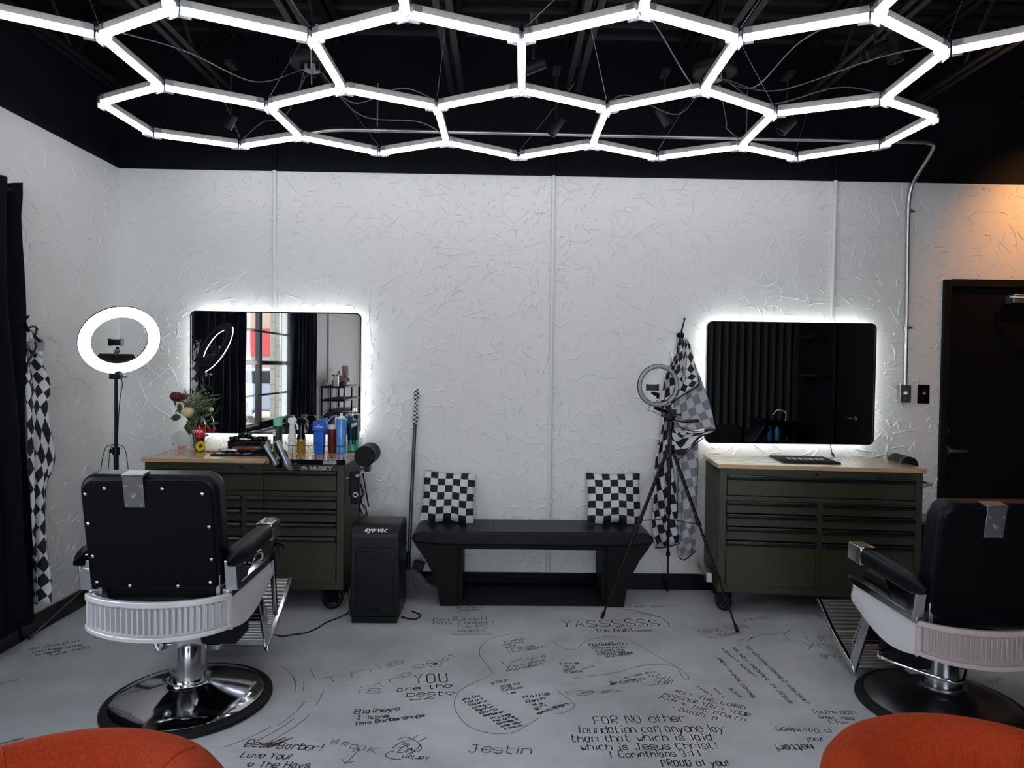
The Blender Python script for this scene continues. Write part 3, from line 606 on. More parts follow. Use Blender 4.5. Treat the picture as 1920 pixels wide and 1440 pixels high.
# ================================================================== TOOL CHESTS
M['logo_light'] = mat('light_grey_logo', (.45, .45, .43), .4)
M['logo_dark'] = mat('dark_logo', (.016, .016, .012), .5)
def tool_chest(name, lab, loc, rz, wd, logo):
    t = empty(name, lab, 'tool chest', loc, rz); D = .435; ztop = .86; zb = .135; o = .012
    mb = MB(); mb.box(o, .02+o, 0, D, zb, ztop); mb.box(wd-.02-o, wd-o, 0, D, zb, ztop); mb.box(o, wd-o, D-.01, D, zb, ztop); mb.box(o, wd-o, .0, D, zb, zb+.045); mb.box(o, wd-o, 0, D, ztop-.04, ztop)
    x0, x1 = o+.04, wd-o-.04; xm = (x0+x1)/2
    mb.box(o, x0, -.002, .02, zb, ztop); mb.box(x1, wd-o, -.002, .02, zb, ztop)
    zt = ztop-.04; rows = [(.118, 0)]; z1 = zt-.118
    mb.box(x0, x1, -.001, .02, z1-.03, z1-.002); mb.box(xm-.016, xm+.016, -.001, .02, zb+.04, z1-.03)
    mb.build('body', M['olive'], t, bev=.0015)
    def drawer(a, b, lo, hi):
        mb = MB(); mb.box(a+.003, b-.003, -.006, .012, lo+.003, hi-.003); mb.box(a+.01, b-.01, .012, D-.03, lo+.01, hi-.02); d = mb.build('drawer', M['olive'], t, bev=.002)
        mb = MB(); pr = [(-.006, hi-.028), (-.02, hi-.024), (-.026, hi-.012), (-.022, hi-.002), (-.006, hi-.001)]
        mb.prism(pr, a+.004, b-.004, 'x'); mb.build('handle', M['handle'], d, bev=.001)
        mb = MB(); mb.box(a+.006, b-.006, -.0225, -.019, hi-.0018, hi+.0002); mb.build('handle_edge', M['darkmetal'], d)
    drawer(x0, x1, z1, zt)
    z = z1-.03; hs = (.073, .073, .079); bot = zb+.042
    for (a, b) in ((x0, xm-.014), (xm+.014, x1)):
        zz = z
        for h in hs: drawer(a, b, zz-h, zz); zz -= h+.003
        drawer(a, b, bot, zz)
    mb = MB(); mb.box(-.004, wd+.004, -.014, D+.012, ztop, ztop+.025); mb.build('wooden_worktop', M['wood'], t, bev=.003)
    mb = MB(); mb.lathe([(.009, 0), (.009, .005), (.006, .006), (0, .006)], (wd*.5-.02, -.002, ztop-.02), Vector((0, -1, 0)).to_track_quat('Z', 'Y').to_matrix(), 16); mb.build('lock', M['gloss'], t)
    lm = M['logo_light'] if logo else M['logo_dark']; lx = wd-.155
    lettering('logo_lettering', 'HUSKY', .033, lm, t, (lx+.01, -.0055, ztop-.025), bold=.0012, shear=.12, sx=1.25)
    mb = MB(); hx = lx-.085
    for pol in ([(-.028, .003), (-.012, .010), (-.008, .015), (.0, .011), (.008, .012), (.018, .002), (.020, -.008), (.006, -.013), (.008, -.004), (-.002, .003), (-.014, .001), (-.024, -.002)], [(-.022, -.006), (-.006, -.002), (.001, -.006), (-.004, -.011), (-.014, -.011)]):
        mb.prism([(hx+a*.9, ztop-.025+b*.9) for a, b in pol], -.0062, -.0052)
    mb.build('dog_head_emblem', lm, t, flat=True)
    # side tube handle (right end)
    mb = MB(); mb.tube(bez([(wd-o, .05, ztop-.09), (wd+.05, .05, ztop-.07), (wd+.055, .06, ztop-.07), (wd+.055, D-.06, ztop-.07), (wd+.05, D-.05, ztop-.07), (wd-o, D-.05, ztop-.09)], 4), .009, 10); mb.build('push_handle', M['galv'], t)
    # casters
    def wheel(x, y, ang):
        R = Matrix.Rotation(ang, 4, 'Z'); Mx = Matrix.Translation((x, y, 0)) @ R
        mb = MB(); mb.box(-.04, .04, -.045, .045, zb-.012, zb, Mx); mb.box(-.024, -.020, -.03, .035, .045, zb-.01, Mx); mb.box(.020, .024, -.03, .035, .045, zb-.01, Mx); mb.box(-.024, .024, -.03, .03, zb-.02, zb-.01, Mx)
        c = mb.build('caster', M['plastic'], t)
        mb = MB(); qm = (R @ Matrix.Rotation(pi/2, 4, 'Y')).to_3x3(); ctr = R @ Vector((0, .015, 0))+Vector((x, y, .062))
        mb.lathe([(.046, -.016), (.058, -.016), (.062, -.010), (.062, .010), (.058, .016), (.046, .016), (.046, -.016)], ctr, qm, 28); wh = mb.build('wheel', M['rubber'], c)
        mb = MB(); mb.lathe([(.012, -.018), (.014, .018), (0, .019)], ctr, qm, 12); mb.lathe([(.041, -.013), (.047, -.013), (.047, .013), (.041, .013), (.041, -.013)], ctr, qm, 24)
        for i in range(5):
            a = i*2*pi/5; d = R @ Vector((0, cos(a), sin(a))); mb.tube([ctr+d*.01, ctr+d*.043], .006, 6)
        mb.build('spoked_hub', M['darkmetal'], wh)
    for (x, y, a) in ((.07, .07, .5), (wd-.1, .06, -.9 if logo else .2), (.08, D-.06, .1), (wd-.08, D-.06, .2)): wheel(x, y, a)
    return t
p = at(272, 856, Z=.885); LX, LY = -2.045, 3.99
TC1 = tool_chest('tool_chest', 'olive green tool chest with nine drawers and a cluttered wooden top on the left', (LX, LY, 0), -.015, 1.165, True)
RX, RY, RA = 1.272, 3.995, -.105
TC2 = tool_chest('tool_chest', 'olive green tool chest with nine drawers and an almost bare top on the right', (RX, RY, 0), RA, 1.15, False)
# small silver bracket and black bin on the left end of the right chest
t = empty('power_strip', 'silver power strip fixed low on the left side of the right tool chest', 'power strip', (RX-.004, RY+.05, .2), RA)
mb = MB(); mb.box(-.035, 0, .0, .3, -.028, .028); mb.build('strip_housing', M['silver'], t, bev=.004)
mb = MB(); mb.box(-.037, -.034, .03, .27, -.016, .016); mb.build('socket_face', M['gloss'], t)
# ------------------------------------------------------------------ ring lights
def ring_stand(lab, base, zc, Rr, wr, nrm, glow, feet, tripod, hub_z, hz):
    t = empty('ring_light', lab, 'ring light', base); b = Vector(base)
    c = Vector((zc.x-b.x, zc.y-b.y, zc.z)); n = Vector(nrm).normalized(); q = n.to_track_quat('Z', 'Y').to_matrix()
    mb = MB(); mb.lathe([(Rr-wr, .004), (Rr-wr+.002, .012), (Rr-wr/2, .017), (Rr-.002, .012), (Rr, .004), (Rr-wr, .004)], c, q, 64); mb.build('ring_diffuser', glow, t)
    mb = MB(); mb.lathe([(Rr-wr-.002, .006), (Rr-wr-.002, -.004), (Rr-wr+.01, -.018), (Rr-.01, -.018), (Rr+.002, -.004), (Rr+.002, .006), (Rr-.001, .0035), (Rr-wr+.001, .0035), (Rr-wr-.002, .006)], c, q, 64)
    mb.build('ring_housing', M['matte'], t)
    dn = Vector((0, 0, -1)); ddn = (dn-n*dn.dot(n)).normalized(); sx = n.cross(ddn)
    bot = c+ddn*(Rr-wr*.5)-n*.03
    hub = Vector((0, 0, hub_z))
    # bottom plate of the ring, ball joint, phone clamp
    mb = MB(); Q = Matrix((sx, -ddn, n)).transposed(); iR = Rr-wr; k = iR*.74
    pol = [(iR*.55*s, 0) for s in (1, -1)]; a0 = math.acos(min(1, .62)); 
    seg = [(cos(a)*(iR-.001), sin(a)*(iR-.001)) for a in [(-pi/2-.72)+i*1.44/12 for i in range(13)]]
    mb.prism([(x, y) for x, y in seg]+[(seg[-1][0]*.9, seg[-1][1]*.86), (seg[0][0]*.9, seg[0][1]*.86)], -.016, .006, 'z', Matrix.Translation(c) @ Q.to_4x4())
    if not tripod: mb.build('control_plate', M['matte'], t)
    mid = c+ddn*(iR*.72); ph = c+ddn*(iR*.1)+Vector((-.04 if tripod else 0, -.02, 0))
    mb = MB(); mb.tube([mid, mid+Vector((0, -.01, .02)), ph+Vector((0, 0, -.03))], [.009, .012, .008], 10); mb.sph(mid.lerp(ph, .4), .013); mb.build('ball_joint', M['plastic'], t)
    w = .1 if Rr > .2 else .065; mb = MB(); mb.box(ph.x-w*.5, ph.x+w*.5, ph.y-.012, ph.y+.004, ph.z-.026*w/.1, ph.z+.026*w/.1); mb.box(ph.x-w*.52, ph.x-w*.44, ph.y-.035, ph.y+.004, ph.z-.03*w/.1, ph.z+.03*w/.1); mb.box(ph.x+w*.44, ph.x+w*.52, ph.y-.035, ph.y+.004, ph.z-.03*w/.1, ph.z+.03*w/.1)
    mb.build('phone_clamp', M['plastic'], t, bev=.003)
    mb = MB(); mb.tube([bot, bot+Vector((0, 0, -.02)), Vector((0, 0, bot.z-.055))], .012, 10); mb.box(-.03, .03, -.018, .018, bot.z-.075, bot.z-.03); mb.build('tilt_bracket', M['plastic'], t, bev=.003)
    mb = MB(); mb.tube([(0, 0, bot.z-.05), (.04, -.01, bot.z-.06), (.06, -.01, bot.z-.06)], [.004, .004, .009], 8); mb.build('wing_knob', M['plastic'], t)
    top = bot.z-.06
    if not tripod:
        mb = MB(); mb.cyl((0, 0, .9), (0, 0, top), .0095, 12); mb.cyl((0, 0, .55), (0, 0, .95), .0125, 12); mb.cyl((0, 0, .12), (0, 0, .6), .0155, 12); mb.build('pole', M['plastic'], t)
        for z in (.95, .6):
            mb = MB(); mb.cyl((0, 0, z-.03), (0, 0, z+.012), .019, 12); mb.box(-.034, 0, -.01, .01, z-.02, z); mb.build('clamp_collar', M['plastic'], t, bev=.002)
        for f in feet:
            f = Vector(f)-b; f.z = .012; mb = MB(); mb.tube([(0, 0, hz), f], .0085, 8); mb.tube([f, f*1.02], .011, 8); mb.build('leg', M['plastic'], t)
        mb = MB(); mb.cyl((0, 0, hz-.03), (0, 0, hz+.03), .022, 14); mb.build('hub', M['plastic'], t)
        for dx, l in ((-.05, 1), (.06, .9), (-.02, .7)):
            mb = MB(); mb.tube(bez([(dx*.2, -.01, .98), (dx, -.02, .95), (dx*1.4, -.03, .8), (dx*1.2, -.02, .65), (dx*.4, -.02, .5)], 6), .0022, 6); mb.build('cable', M['plastic'], t)
        mb = MB(); mb.tube(bez([(.03, -.02, bot.z-.05), (.045, -.02, bot.z-.1), (.03, -.02, bot.z-.2), (.012, -.012, .98)], 6), .0022, 6); mb.build('cable', M['plastic'], t)
    else:
        mb = MB(); mb.cyl((0, 0, hz-.35), (0, 0, top), .011, 12); mb.build('centre_column', M['plastic'], t)
        mb = MB(); mb.cyl((0, 0, top-.09), (0, 0, top-.04), .022, 14); mb.sph((0, 0, top-.02), .026, (1.1, .9, .8)); mb.box(-.03, .03, -.02, .02, top-.01, top+.012); mb.build('pan_head', M['plastic'], t, bev=.002)
        mb = MB(); mb.tube([(.02, 0, top-.035), (.06, -.01, top-.04), (.08, -.015, top-.04), (.16, -.02, top-.032)], [.004, .004, .009, .0095], 10); mb.build('pan_handle', M['plastic'], t)
        mb = MB(); mb.cyl((0, 0, hz-.02), (0, 0, hz+.03), .028, 14); mb.build('shoulder', M['plastic'], t)
        mb = MB()
        for f in feet: f = Vector(f)-b; f.z = 0; m = Vector((0, 0, hz)).lerp(f, .42); mb.tube([(0, 0, m.z), m], .003, 6)
        mb.build('brace', M['plastic'], t)
        for f in feet:
            f = Vector(f)-b; f.z = .008; h0 = Vector((0, 0, hz))+(f*.04); h0.z = hz; mb = MB(); P = lambda s: h0.lerp(f, s)
            mb.tube([P(0), P(.42)], .0105, 8); mb.tube([P(.4), P(.72)], .008, 8); mb.tube([P(.7), P(.97)], .006, 8)
            for s in (.42, .72): mb.tube([P(s-.012), P(s+.012)], .0135, 8)
            lg = mb.build('leg', M['plastic'], t); mb = MB(); mb.tube([P(.96), P(1)], .0095, 8); mb.build('rubber_foot', M['rubber'], lg)
        mb = MB(); mb.tube(bez([c+ddn*Rr*.7, c+ddn*Rr*1.1+Vector((-.06, -.03, 0)), c+ddn*Rr*1.25+Vector((-.02, -.03, 0)), Vector((0, -.03, top-.03)), c+ddn*Rr*.9+Vector((.05, -.03, .03))], 8), .0018, 6); mb.build('cable', M['plastic'], t)
    return t
f0 = at(50, 1200, Z=0)
ring_stand('glowing white ring light on a black pole stand in the left corner', (-2.11, 3.83, 0), at(225, 638, Y=3.76),   .198, .058, (.62, -.63, -.46), M['ring_glow'], [(-2.395, f0.y, 0), (-2.33, 4.22, 0), (-1.78, 3.9, 0)], False, 0, .34)
ring_stand('small unlit ring light on a spread black tripod beside the checked cape', (.99, 4.0, 0), at(1234, 723, Y=3.93), .121, .021, (.12, -1, -.06), M['ring_off'], [at(1128, 1162, Z=0), at(1383, 1188, Z=0), (1.09, 4.40, 0)], True, 0, .96)
# ================================================================== BENCH, PILLOWS
BX, BY = .205, 4.10
t = empty('bench', 'long black padded bench with flared ends against the white wall', 'bench', (BX, BY, 0))
mb = MB(); N = 24
def bench_top(u, v):
    x = -.72+1.44*u; return Vector((x, 0, 0))
prof = [(-.712, .385), (-.722, .405), (-.715, .43), (-.66, .452), (.66, .452), (.715, .43), (.722, .405), (.712, .385), (.56, .37), (-.56, .37)]
mb.prism(prof, -.015, .33); mb.build('padded_seat', M['vinyl'], t, bev=.014, seg=4)
mb = MB()
for x in (-.24, 0, .24): mb.box(x-.0012, x+.0012, -.002, .32, .4522, .4528)
mb.build('seam', M['matte'], t)
for s in (-1, 1):
    mb = MB(); pol = [(.445, 0), (.55, 0), (.553, .02), (.57, .12), (.60, .2), (.64, .28), (.69, .35), (.715, .39), (.6, .372), (.445, .369)]
    mb.prism([(s*a, b) for a, b in pol], 0, .31); mb.build('flared_leg', M['matte'], t, bev=.003)
mb = MB(); mb.box(-.445, .445, .03, .05, .335, .369); mb.box(-.445, .445, .28, .3, .335, .369); mb.box(-.445, -.42, .02, .3, .03, .335); mb.box(.42, .445, .02, .3, .03, .335); mb.build('inner_frame', M['matte'], t, bev=.002)
mb = MB(); mb.box(-.445, .445, .01, .3, .004, .03); mb.build('lower_shelf', M['matte'], t, bev=.002)
def pillow(lab, cx, cy, z0, w, h, lean, rz, ry, n, flip):
    t = empty('throw_pillow', lab, 'pillow', (cx, cy, z0), rz, 'checked pillows on the bench'); mb = MB(); th = .055
    L = Matrix.Rotation(-lean, 4, 'X') @ Matrix.Rotation(ry, 4, 'Y')
    def surf(sgn):
        def f(u, v):
            a = 2*u-1; b = 2*v-1; pin = 1-.06*(1-a*a*.2)*(1-abs(b)**3)*abs(a)**2; pinb = 1-.06*(1-abs(a)**3)*abs(b)**2
            x = a*w/2*(1-.05*(1-b*b)*abs(a)**.5)*1.0; z = h/2+b*h/2*(1-.05*(1-a*a)*abs(b)**.5)
            e = max(0, (1-abs(a)**2.6))**.55*max(0, (1-abs(b)**2.6))**.55
            y = sgn*th*e*(1+.07*sin(7*a+3*b)+.05*sin(11*b-4*a))+.004*sin(9*a)*abs(b)**4*sgn
            z += .006*sin(6*a+1)*(1-v)
            return L @ Vector((x, y, z))
        return f
    mb.grid(surf(-1), 26, 26, uvf=lambda u, v: (u*n+flip, v*n)); mb.grid(surf(1), 26, 26, uvf=lambda u, v: (u*n+flip, v*n))
    mb.build('pillow_cover', M['check'], t, sub=1)
    mb = MB(); mb.tube([L @ Vector((a*w/2, 0, h/2+b*h/2)) for a, b in ((-1, -1), (-1, 1), (1, 1), (1, -1))], .0022, 6, closed=True); 
    return t
pillow('black and white checked pillow on the bench beside the broom', -.325, 4.30, .458, .335, .315, .30, .03, .045, 7, 0)
pillow('black and white checked pillow on the bench beside the tripod', .725, 4.30, .458, .345, .32, .30, -.03, -.01, 7, 1)
# ================================================================== VACUUM, BROOM
VX, VY = -.822, 3.82
t = empty('touchless_vacuum', 'glossy black upright touchless dustpan vacuum beside the left tool chest', 'vacuum', (VX, VY, 0), -.01)
mb = MB(); pr = [(0, .03), (0, .47)]+[(.07-.07*cos(a), .475+.07*sin(a)) for a in [pi/2*i/8 for i in range(1, 9)]]+[(.24, .545), (.265, .53), (.27, .5), (.27, .03)]
mb.prism(pr, 0, .275, 'x'); mb.build('body', M['plastic'], t, bev=.01, seg=3)
mb = MB(); mb.box(.03, .245, -.006, .01, .1, .405); mb.build('dust_bin', M['gloss'], t, bev=.006, seg=3)
mb = MB(); mb.box(.03, .245, -.012, -.004, .405, .418); mb.build('bin_lip', M['plastic'], t, bev=.003)
mb = MB(); mb.box(.105, .17, -.009, -.003, .06, .085); mb.build('intake_slot', M['matte'], t)
mb = MB(); mb.box(.012, .263, -.004, .26, .0, .034); mb.build('plinth', M['plastic'], t, bev=.003)
lo = lettering('logo_lettering', 'eye vac', .042, M['white'], t, (.14, .007, .5185), rot=(radians(56), 0, 0), bold=.0006, shear=.25)
mb = MB(); mb.lathe([(.004, 0), (.0065, 0), (.0065, .002), (.004, .002), (.004, 0)], (.1405, .007, .518), Matrix.Rotation(radians(56), 3, 'X'), 16); mb.build('logo_dot', mat('amber_logo', (.5, .3, .05), .4), t)
vac = t; o0 = Vector((0, 0, 0)); mb = MB()
cp = [(-.5, 4.0, .005), (-.44, 3.93, .005), (-.47, 3.87, .005), (-.545, 3.9, .006)]
mb.tube([Vector(p)-o0 for p in bez(cp, 8)], .004, 6)
cp = [at(x, y, Z=.004) for x, y in ((510, 1189), (530, 1193), (548, 1190), (575, 1186), (598, 1176), (610, 1168), (630, 1160), (653, 1150))]
mb.tube([p-o0 for p in bez(cp, 8)], .0035, 6)
mb.tube([Vector(p)-o0 for p in bez([cp[-1], (-.845, 3.93, .06), (-.86, 3.97, .15), (-.83, 4.0, .25), (-.80, 4.05, .26)], 8)], .0035, 6)
cd = mb.build('mains_cord', M['plastic'], vac); cd.matrix_parent_inverse = (Matrix.Translation((VX, VY, 0)) @ Matrix.Rotation(-.01, 4, 'Z')).inverted()
a = Vector((-.558, 4.25, .1)); b = Vector((-.535, 4.415, 1.285))
t = empty('broom', 'long-handled broom with a checked grip leaning against the wall', 'broom', (a.x, a.y, 0)); o0 = Vector(t.location)
mb = MB(); mb.tube([a-o0, a.lerp(b, .83)-o0], .0115, 12); mb.build('handle', mat('dark_grey_metal', (.07, .07, .075), .35, .5), t)
mb = MB(); N = 14
d = (b-a).normalized(); s1 = d.orthogonal().normalized(); s2 = d.cross(s1)
mb.grid(lambda u, v: a.lerp(b, .81+.19*v)-o0+(s1*cos(2*pi*u)+s2*sin(2*pi*u))*(.014+.003*sin(v*9)+.002*sin(u*12+v*20))*(1 if v < .97 else .6), 16, 16, cu=False, uvf=lambda u, v: (u*6, v*18)); mb.build('checked_grip', M['check'], t)
mb = MB(); mb.box(-.02, .05, -.03, .03, .185, .235, Matrix.Rotation(.25, 4, 'Y')); mb.tube([(0, 0, .1), (0, .01, .28)], .016, 10); mb.build('broom_socket', M['plastic'], t, bev=.004)
M['bristle'] = mat('grey_bristles', (.16, .155, .16), .8)
mb = MB()
for i in range(230):
    u = random.random(); w = random.uniform(-1, 1); x0 = -.03+.10*u; z0 = .185-.03*u; x1 = -.02+.2*u+random.uniform(-.006, .006)
    mb.tube([(x0, w*.018, z0), ((x0+x1)/2, w*.026, z0*.55), (x1, w*.038, .012+.05*u*u+random.uniform(0, .008))], .0014, 4)
tag(mb.build('bristles', M['bristle'], t), None, None, None, 'stuff')
# ================================================================== BARBER CHAIRS
def barber_chair(lab, loc, rz, lift, kind):
    t = empty('barber_chair', lab, 'barber chair', loc, rz); L = lift
    mb = MB(); mb.lathe([(.285, .004), (.328, .0), (.335, .006), (.333, .018), (.322, .026), (.303, .03), (.297, .022), (.285, .004)], n=72); mb.build('rubber_rim', M['rubber'], t)
    mb = MB(); mb.lathe([(.301, .02), (.299, .031), (.288, .037), (.235, .05), (.15, .068), (.095, .083), (.082, .09), (.078, .098), (.078, .104), (.07, .105)], n=96); mb.build('base_disc', M['chrome'] if kind == 0 else M['dulchrome'], t, ang=50)
    mb = MB(); mb.lathe([(.0655, .06), (.0655, .13), (.068, .131), (.068, .20+L*.6), (.0685, .201+L*.6), (.0685, .33+L), (0, .33+L)], n=48); mb.build('hydraulic_column', M['chrome'], t)
    # under-seat mechanism
    mb = MB(); mb.box(-.13, .13, -.12, .26, .27+L, .40+L); mb.box(-.09, .09, .2, .34, .16+L, .3+L); mb.build('seat_mechanism', M['matte'], t, bev=.006)
    mb = MB()
    if kind == 0:
        for s in (-1, 1): mb.tube([(s*.06, -.04, .25+L), (s*.11, -.05, .245+L), (s*.13, -.05, .25+L)], [.012, .01, .014], 10)
        mb.tube(bez([(-.10, -.05, .26+L), (-.115, -.06, .22+L), (-.10, -.06, .17+L), (-.085, -.055, .19+L)], 5), .011, 8); mb.tube([(-.07, -.05, .25+L), (-.15, -.07, .275+L), (-.19, -.09, .27+L)], [.006, .006, .009], 8)
        mb.lathe([(.0705, -.008), (.0735, -.006), (.0735, .006), (.0705, .008)], (0, 0, .255+L), n=40)
        mb.build('pump_lever', M['chrome'], t)
    else:
        mb.tube(bez([(-.12, .03, .27), (-.2, .01, .255), (-.275, -.02, .245), (-.30, -.045, .238), (-.285, -.065, .232), (-.2, -.12, .215), (-.09, -.185, .195), (-.05, -.19, .195), (-.02, -.17, .205), (.04, -.10, .26), (.08, -.06, .30)], 6), .0065, 10)
        mb.build('pump_lever', M['chrome'], t)
    # curved skirt round the seat (plan is a U open to the front)
    plan = [(-.262, .27), (-.268, .10), (-.268, -.12), (-.266, -.235), (-.255, -.272), (-.22, -.30), (-.14, -.328), (0, -.343)]
    plan = plan+[(-x, y) for x, y in plan[-2::-1]]
    P = bez([(x, y, 0) for x, y in plan], 5); n = len(P)
    def zlo(p):
        if p.y < -.262: return .345-.03*(1-(p.x/.28)**2)+L
        tt = (p.y+.262)/.562; return (.330-.038*sin(pi*min(1, tt*1.35))**1 if tt < .74 else .330-.038*sin(pi*min(1, tt*1.35))+(tt-.74)*.17)+L
    def zhi(p): return (.452 if p.y > -.262 else .468-.012*(1-(p.x/.28)**2))+L
    def shell(name, mt, i0, i1, off0, off1, f0, f1, nz=4, bulge=0, **kw):
        mb = MB(); ids = list(range(i0, i1))
        def nr(i):
            d = (P[min(i+1, n-1)]-P[max(i-1, 0)]).normalized(); return Vector((-d.y, d.x, 0))*-1
        rows = []
        for i in ids:
            p = P[i]; N = nr(i); lo = zlo(p)+(zhi(p)-zlo(p))*f0; hi = zlo(p)+(zhi(p)-zlo(p))*f1; col = []
            for k in range(nz+1): z = lo+(hi-lo)*k/nz; b = bulge*sin(pi*(.25+.75*k/nz))-bulge; col.append(Vector((p.x, p.y, z))+N*(off1+b))
            for k in range(nz, -1, -1): z = lo+(hi-lo)*k/nz; col.append(Vector((p.x, p.y, z))+N*off0)
            rows.append(col)
        c = 2*nz+2; vs = [v for r in rows for v in r]; fs = []
        for a in range(len(rows)-1):
            for k in range(c): fs.append((a*c+k, a*c+(k+1) % c, (a+1)*c+(k+1) % c, (a+1)*c+k))
        fs += [tuple(range(c)), tuple((len(rows)-1)*c+k for k in range(c))]
        mb.add(vs, fs); return mb.build(name, mt, t, **kw)
    # outward normal sign check: plan runs left-front -> back -> right-front, so outward is -N handled in nr()
    b0 = next(i for i, p in enumerate(P) if p.y < -.262); b1 = n-b0
    shell('side_panel', M['enamel'], 0, b0+1, -.014, .0, 0, 1, 6, .012); shell('side_panel', M['enamel'], b1-1, n, -.014, .0, 0, 1, 6, .012)
    bm_ = M['alu'] if kind == 0 else M['refl_enamel']
    bp = shell('fluted_back_panel', bm_, b0-1, b1+1, -.012, .002, .0, 1, 3, bev=0)
    shell('back_panel_rim', bm_ if kind == 0 else M['enamel2'], b0-1, b1+1, .0, .019, -.04, .09, 2, bev=.003)
    shell('back_panel_rim', bm_ if kind == 0 else M['enamel2'], b0-1, b1+1, .0, .019, .88, 1.04, 2, bev=.003)
    shell('back_panel_rim', bm_ if kind == 0 else M['enamel2'], b0-2, b0+2, .0, .014, -.02, 1.03, 3, bev=.003); shell('back_panel_rim', bm_ if kind == 0 else M['enamel2'], b1-2, b1+2, .0, .014, -.02, 1.03, 3, bev=.003)
    # flutes
    seg = [P[i] for i in range(b0, b1)]; ln = [0]
    for i in range(1, len(seg)): ln.append(ln[-1]+(seg[i]-seg[i-1]).length)
    NF = 24 if kind == 0 else 27; mb = MB()
    for k in range(NF):
        s = ln[-1]*(.065+.87*k/(NF-1)); i = max(j for j in range(len(ln)) if ln[j] <= s); i = min(i, len(seg)-2); f = (s-ln[i])/(ln[i+1]-ln[i]); p = seg[i].lerp(seg[i+1], f)
        d = (seg[i+1]-seg[i]).normalized(); N = Vector((d.y, -d.x, 0)); lo = zlo(p); hi = zhi(p); H = hi-lo; a = lo+H*.17; b = lo+H*.84; w = .0038
        if kind == 0:
            w = .0046; q = [(p-d*w, .001), (p+d*w, .001), (p+d*w*.2, .019), (p-d*w*.8, .019)]
            vs = [Vector((x.x, x.y, a))+N*o for x, o in q]+[Vector((x.x, x.y, b))+N*(o*(1.15 if o > .01 else 1)) for x, o in q]
            mb.add(vs, [(0, 1, 2, 3), (4, 5, 6, 7), (0, 1, 5, 4), (1, 2, 6, 5), (2, 3, 7, 6), (3, 0, 4, 7)])
        else: mb.tube([Vector((p.x, p.y, a))+N*.0, Vector((p.x, p.y, a+.008))+N*.004, Vector((p.x, p.y, b-.008))+N*.004, Vector((p.x, p.y, b))+N*.0], .0042, 8)
    mb.build('flutes', bm_, bp, bev=0)
    # chrome rails along the sides
    for s in (-1, 1):
        mb = MB(); mb.prism([(-.262, .452+L), (.272, .452+L), (.282, .462+L), (.279, .486+L), (-.262, .482+L)], s*.236, s*.274, 'x'); mb.build('side_rail', M['chrome'], t, bev=.002)
    mb = MB(); mb.box(-.262, .262, .255, .272, .385+L, .452+L); mb.build('front_rail', M['chrome'], t, bev=.006)
    # seat cushion
    mb = MB(); mb.box(-.225, .225, -.25, .27, .42+L, .53+L); mb.build('seat_cushion', M['vinyl'], t, bev=.04, seg=5)
    if kind == 1:
        mb = MB()
        for x in (-.16, -.08, 0, .08, .16): mb.box(x-.0015, x+.0015, -.2, .27, .53+L, .5312+L)
        mb.build('seat_piping', M['matte'], t)
    # backrest
    bx_ = -.014 if kind == 0 else .01; tilt = radians(-9.5); Bm = Matrix.Translation((bx_, -.245, .485+L)) @ Matrix.Rotation(-tilt, 4, 'X')
    w, h = (.51, .452) if kind == 0 else (.50, .46)
    def rr2(w, h, r, rb, n=6):
        out = []
        for cx, cz, a0, q in ((w/2-r, h-r, 0, r), (-w/2+r, h-r, pi/2, r), (-w/2+rb, rb, pi, rb), (w/2-rb, rb, 3*pi/2, rb)):
            for k in range(n+1): a = a0+k*pi/2/n; out.append((cx+q*cos(a), cz+q*sin(a)))
        return out
    mb = MB(); mb.prism(rr2(w, h, .06, .03), -.02, .078, 'y', Bm); mb.build('backrest_cushion', M['vinyl'], t, bev=.028, seg=5, ang=60)
    mb = MB(); mb.prism(rr2(w-.035, h-.03, .045, .02), -.03, -.018, 'y', Bm @ Matrix.Translation((0, 0, .012))); bk = mb.build('back_board', M['vinyl_back'], t, bev=.003)
    mb = MB(); ww = w-.032; mb.tube([Bm @ Vector((x, -.021, z+.010)) for x, z in rr2(ww, h-.026, .047, .02)], .003, 6, closed=True); mb.build('piping', M['vinyl'], t)
    if kind == 0:
        for (x, z) in [(-.222, .385), (-.15, .408), (.06, .408), (.205, .39), (-.222, .27), (.222, .26), (-.218, .14), (.222, .13), (-.212, .035), (.212, .035), (-.09, .02), (.09, .02)]:
            mb = MB(); mb.lathe([(.0065, 0), (.006, .003), (.003, .0048), (0, .005)], Bm @ Vector((x, -.03, z)), (Bm.to_3x3() @ Matrix.Rotation(pi/2, 3, 'X')), 12); mb.build('rivet', M['silver'], bk)
    px0 = -.045
    mb = MB(); mb.box(px0-.037, px0+.037, -.034, -.029, .335, .43, Bm); mb.box(px0-.04, px0+.04, -.034, .02, .452, .463, Bm); mb.box(px0-.037, px0+.037, -.034, -.022, .425, .46, Bm)
    pl = mb.build('headrest_bracket', M['bracket'], t, bev=.0015)
    for x, z, r in ((-.027, .345, .004), (.027, .345, .004), (-.027, .42, .004), (.027, .42, .004), (0, .382, .0085)):
        mb = MB(); mb.lathe([(r, 0), (r, r*.8), (0, r)], Bm @ Vector((px0+x, -.034, z)), (Bm.to_3x3() @ Matrix.Rotation(pi/2, 3, 'X')), 8); mb.build('bolt', M['silver'], pl)
    mb = MB()
    for s in (-1, 1): mb = MB(); mb.box(s*.222-.008, s*.222+.008, -.27, -.22, .46+L, .54+L); mb.build('back_hinge', M['silver'], t, bev=.002)
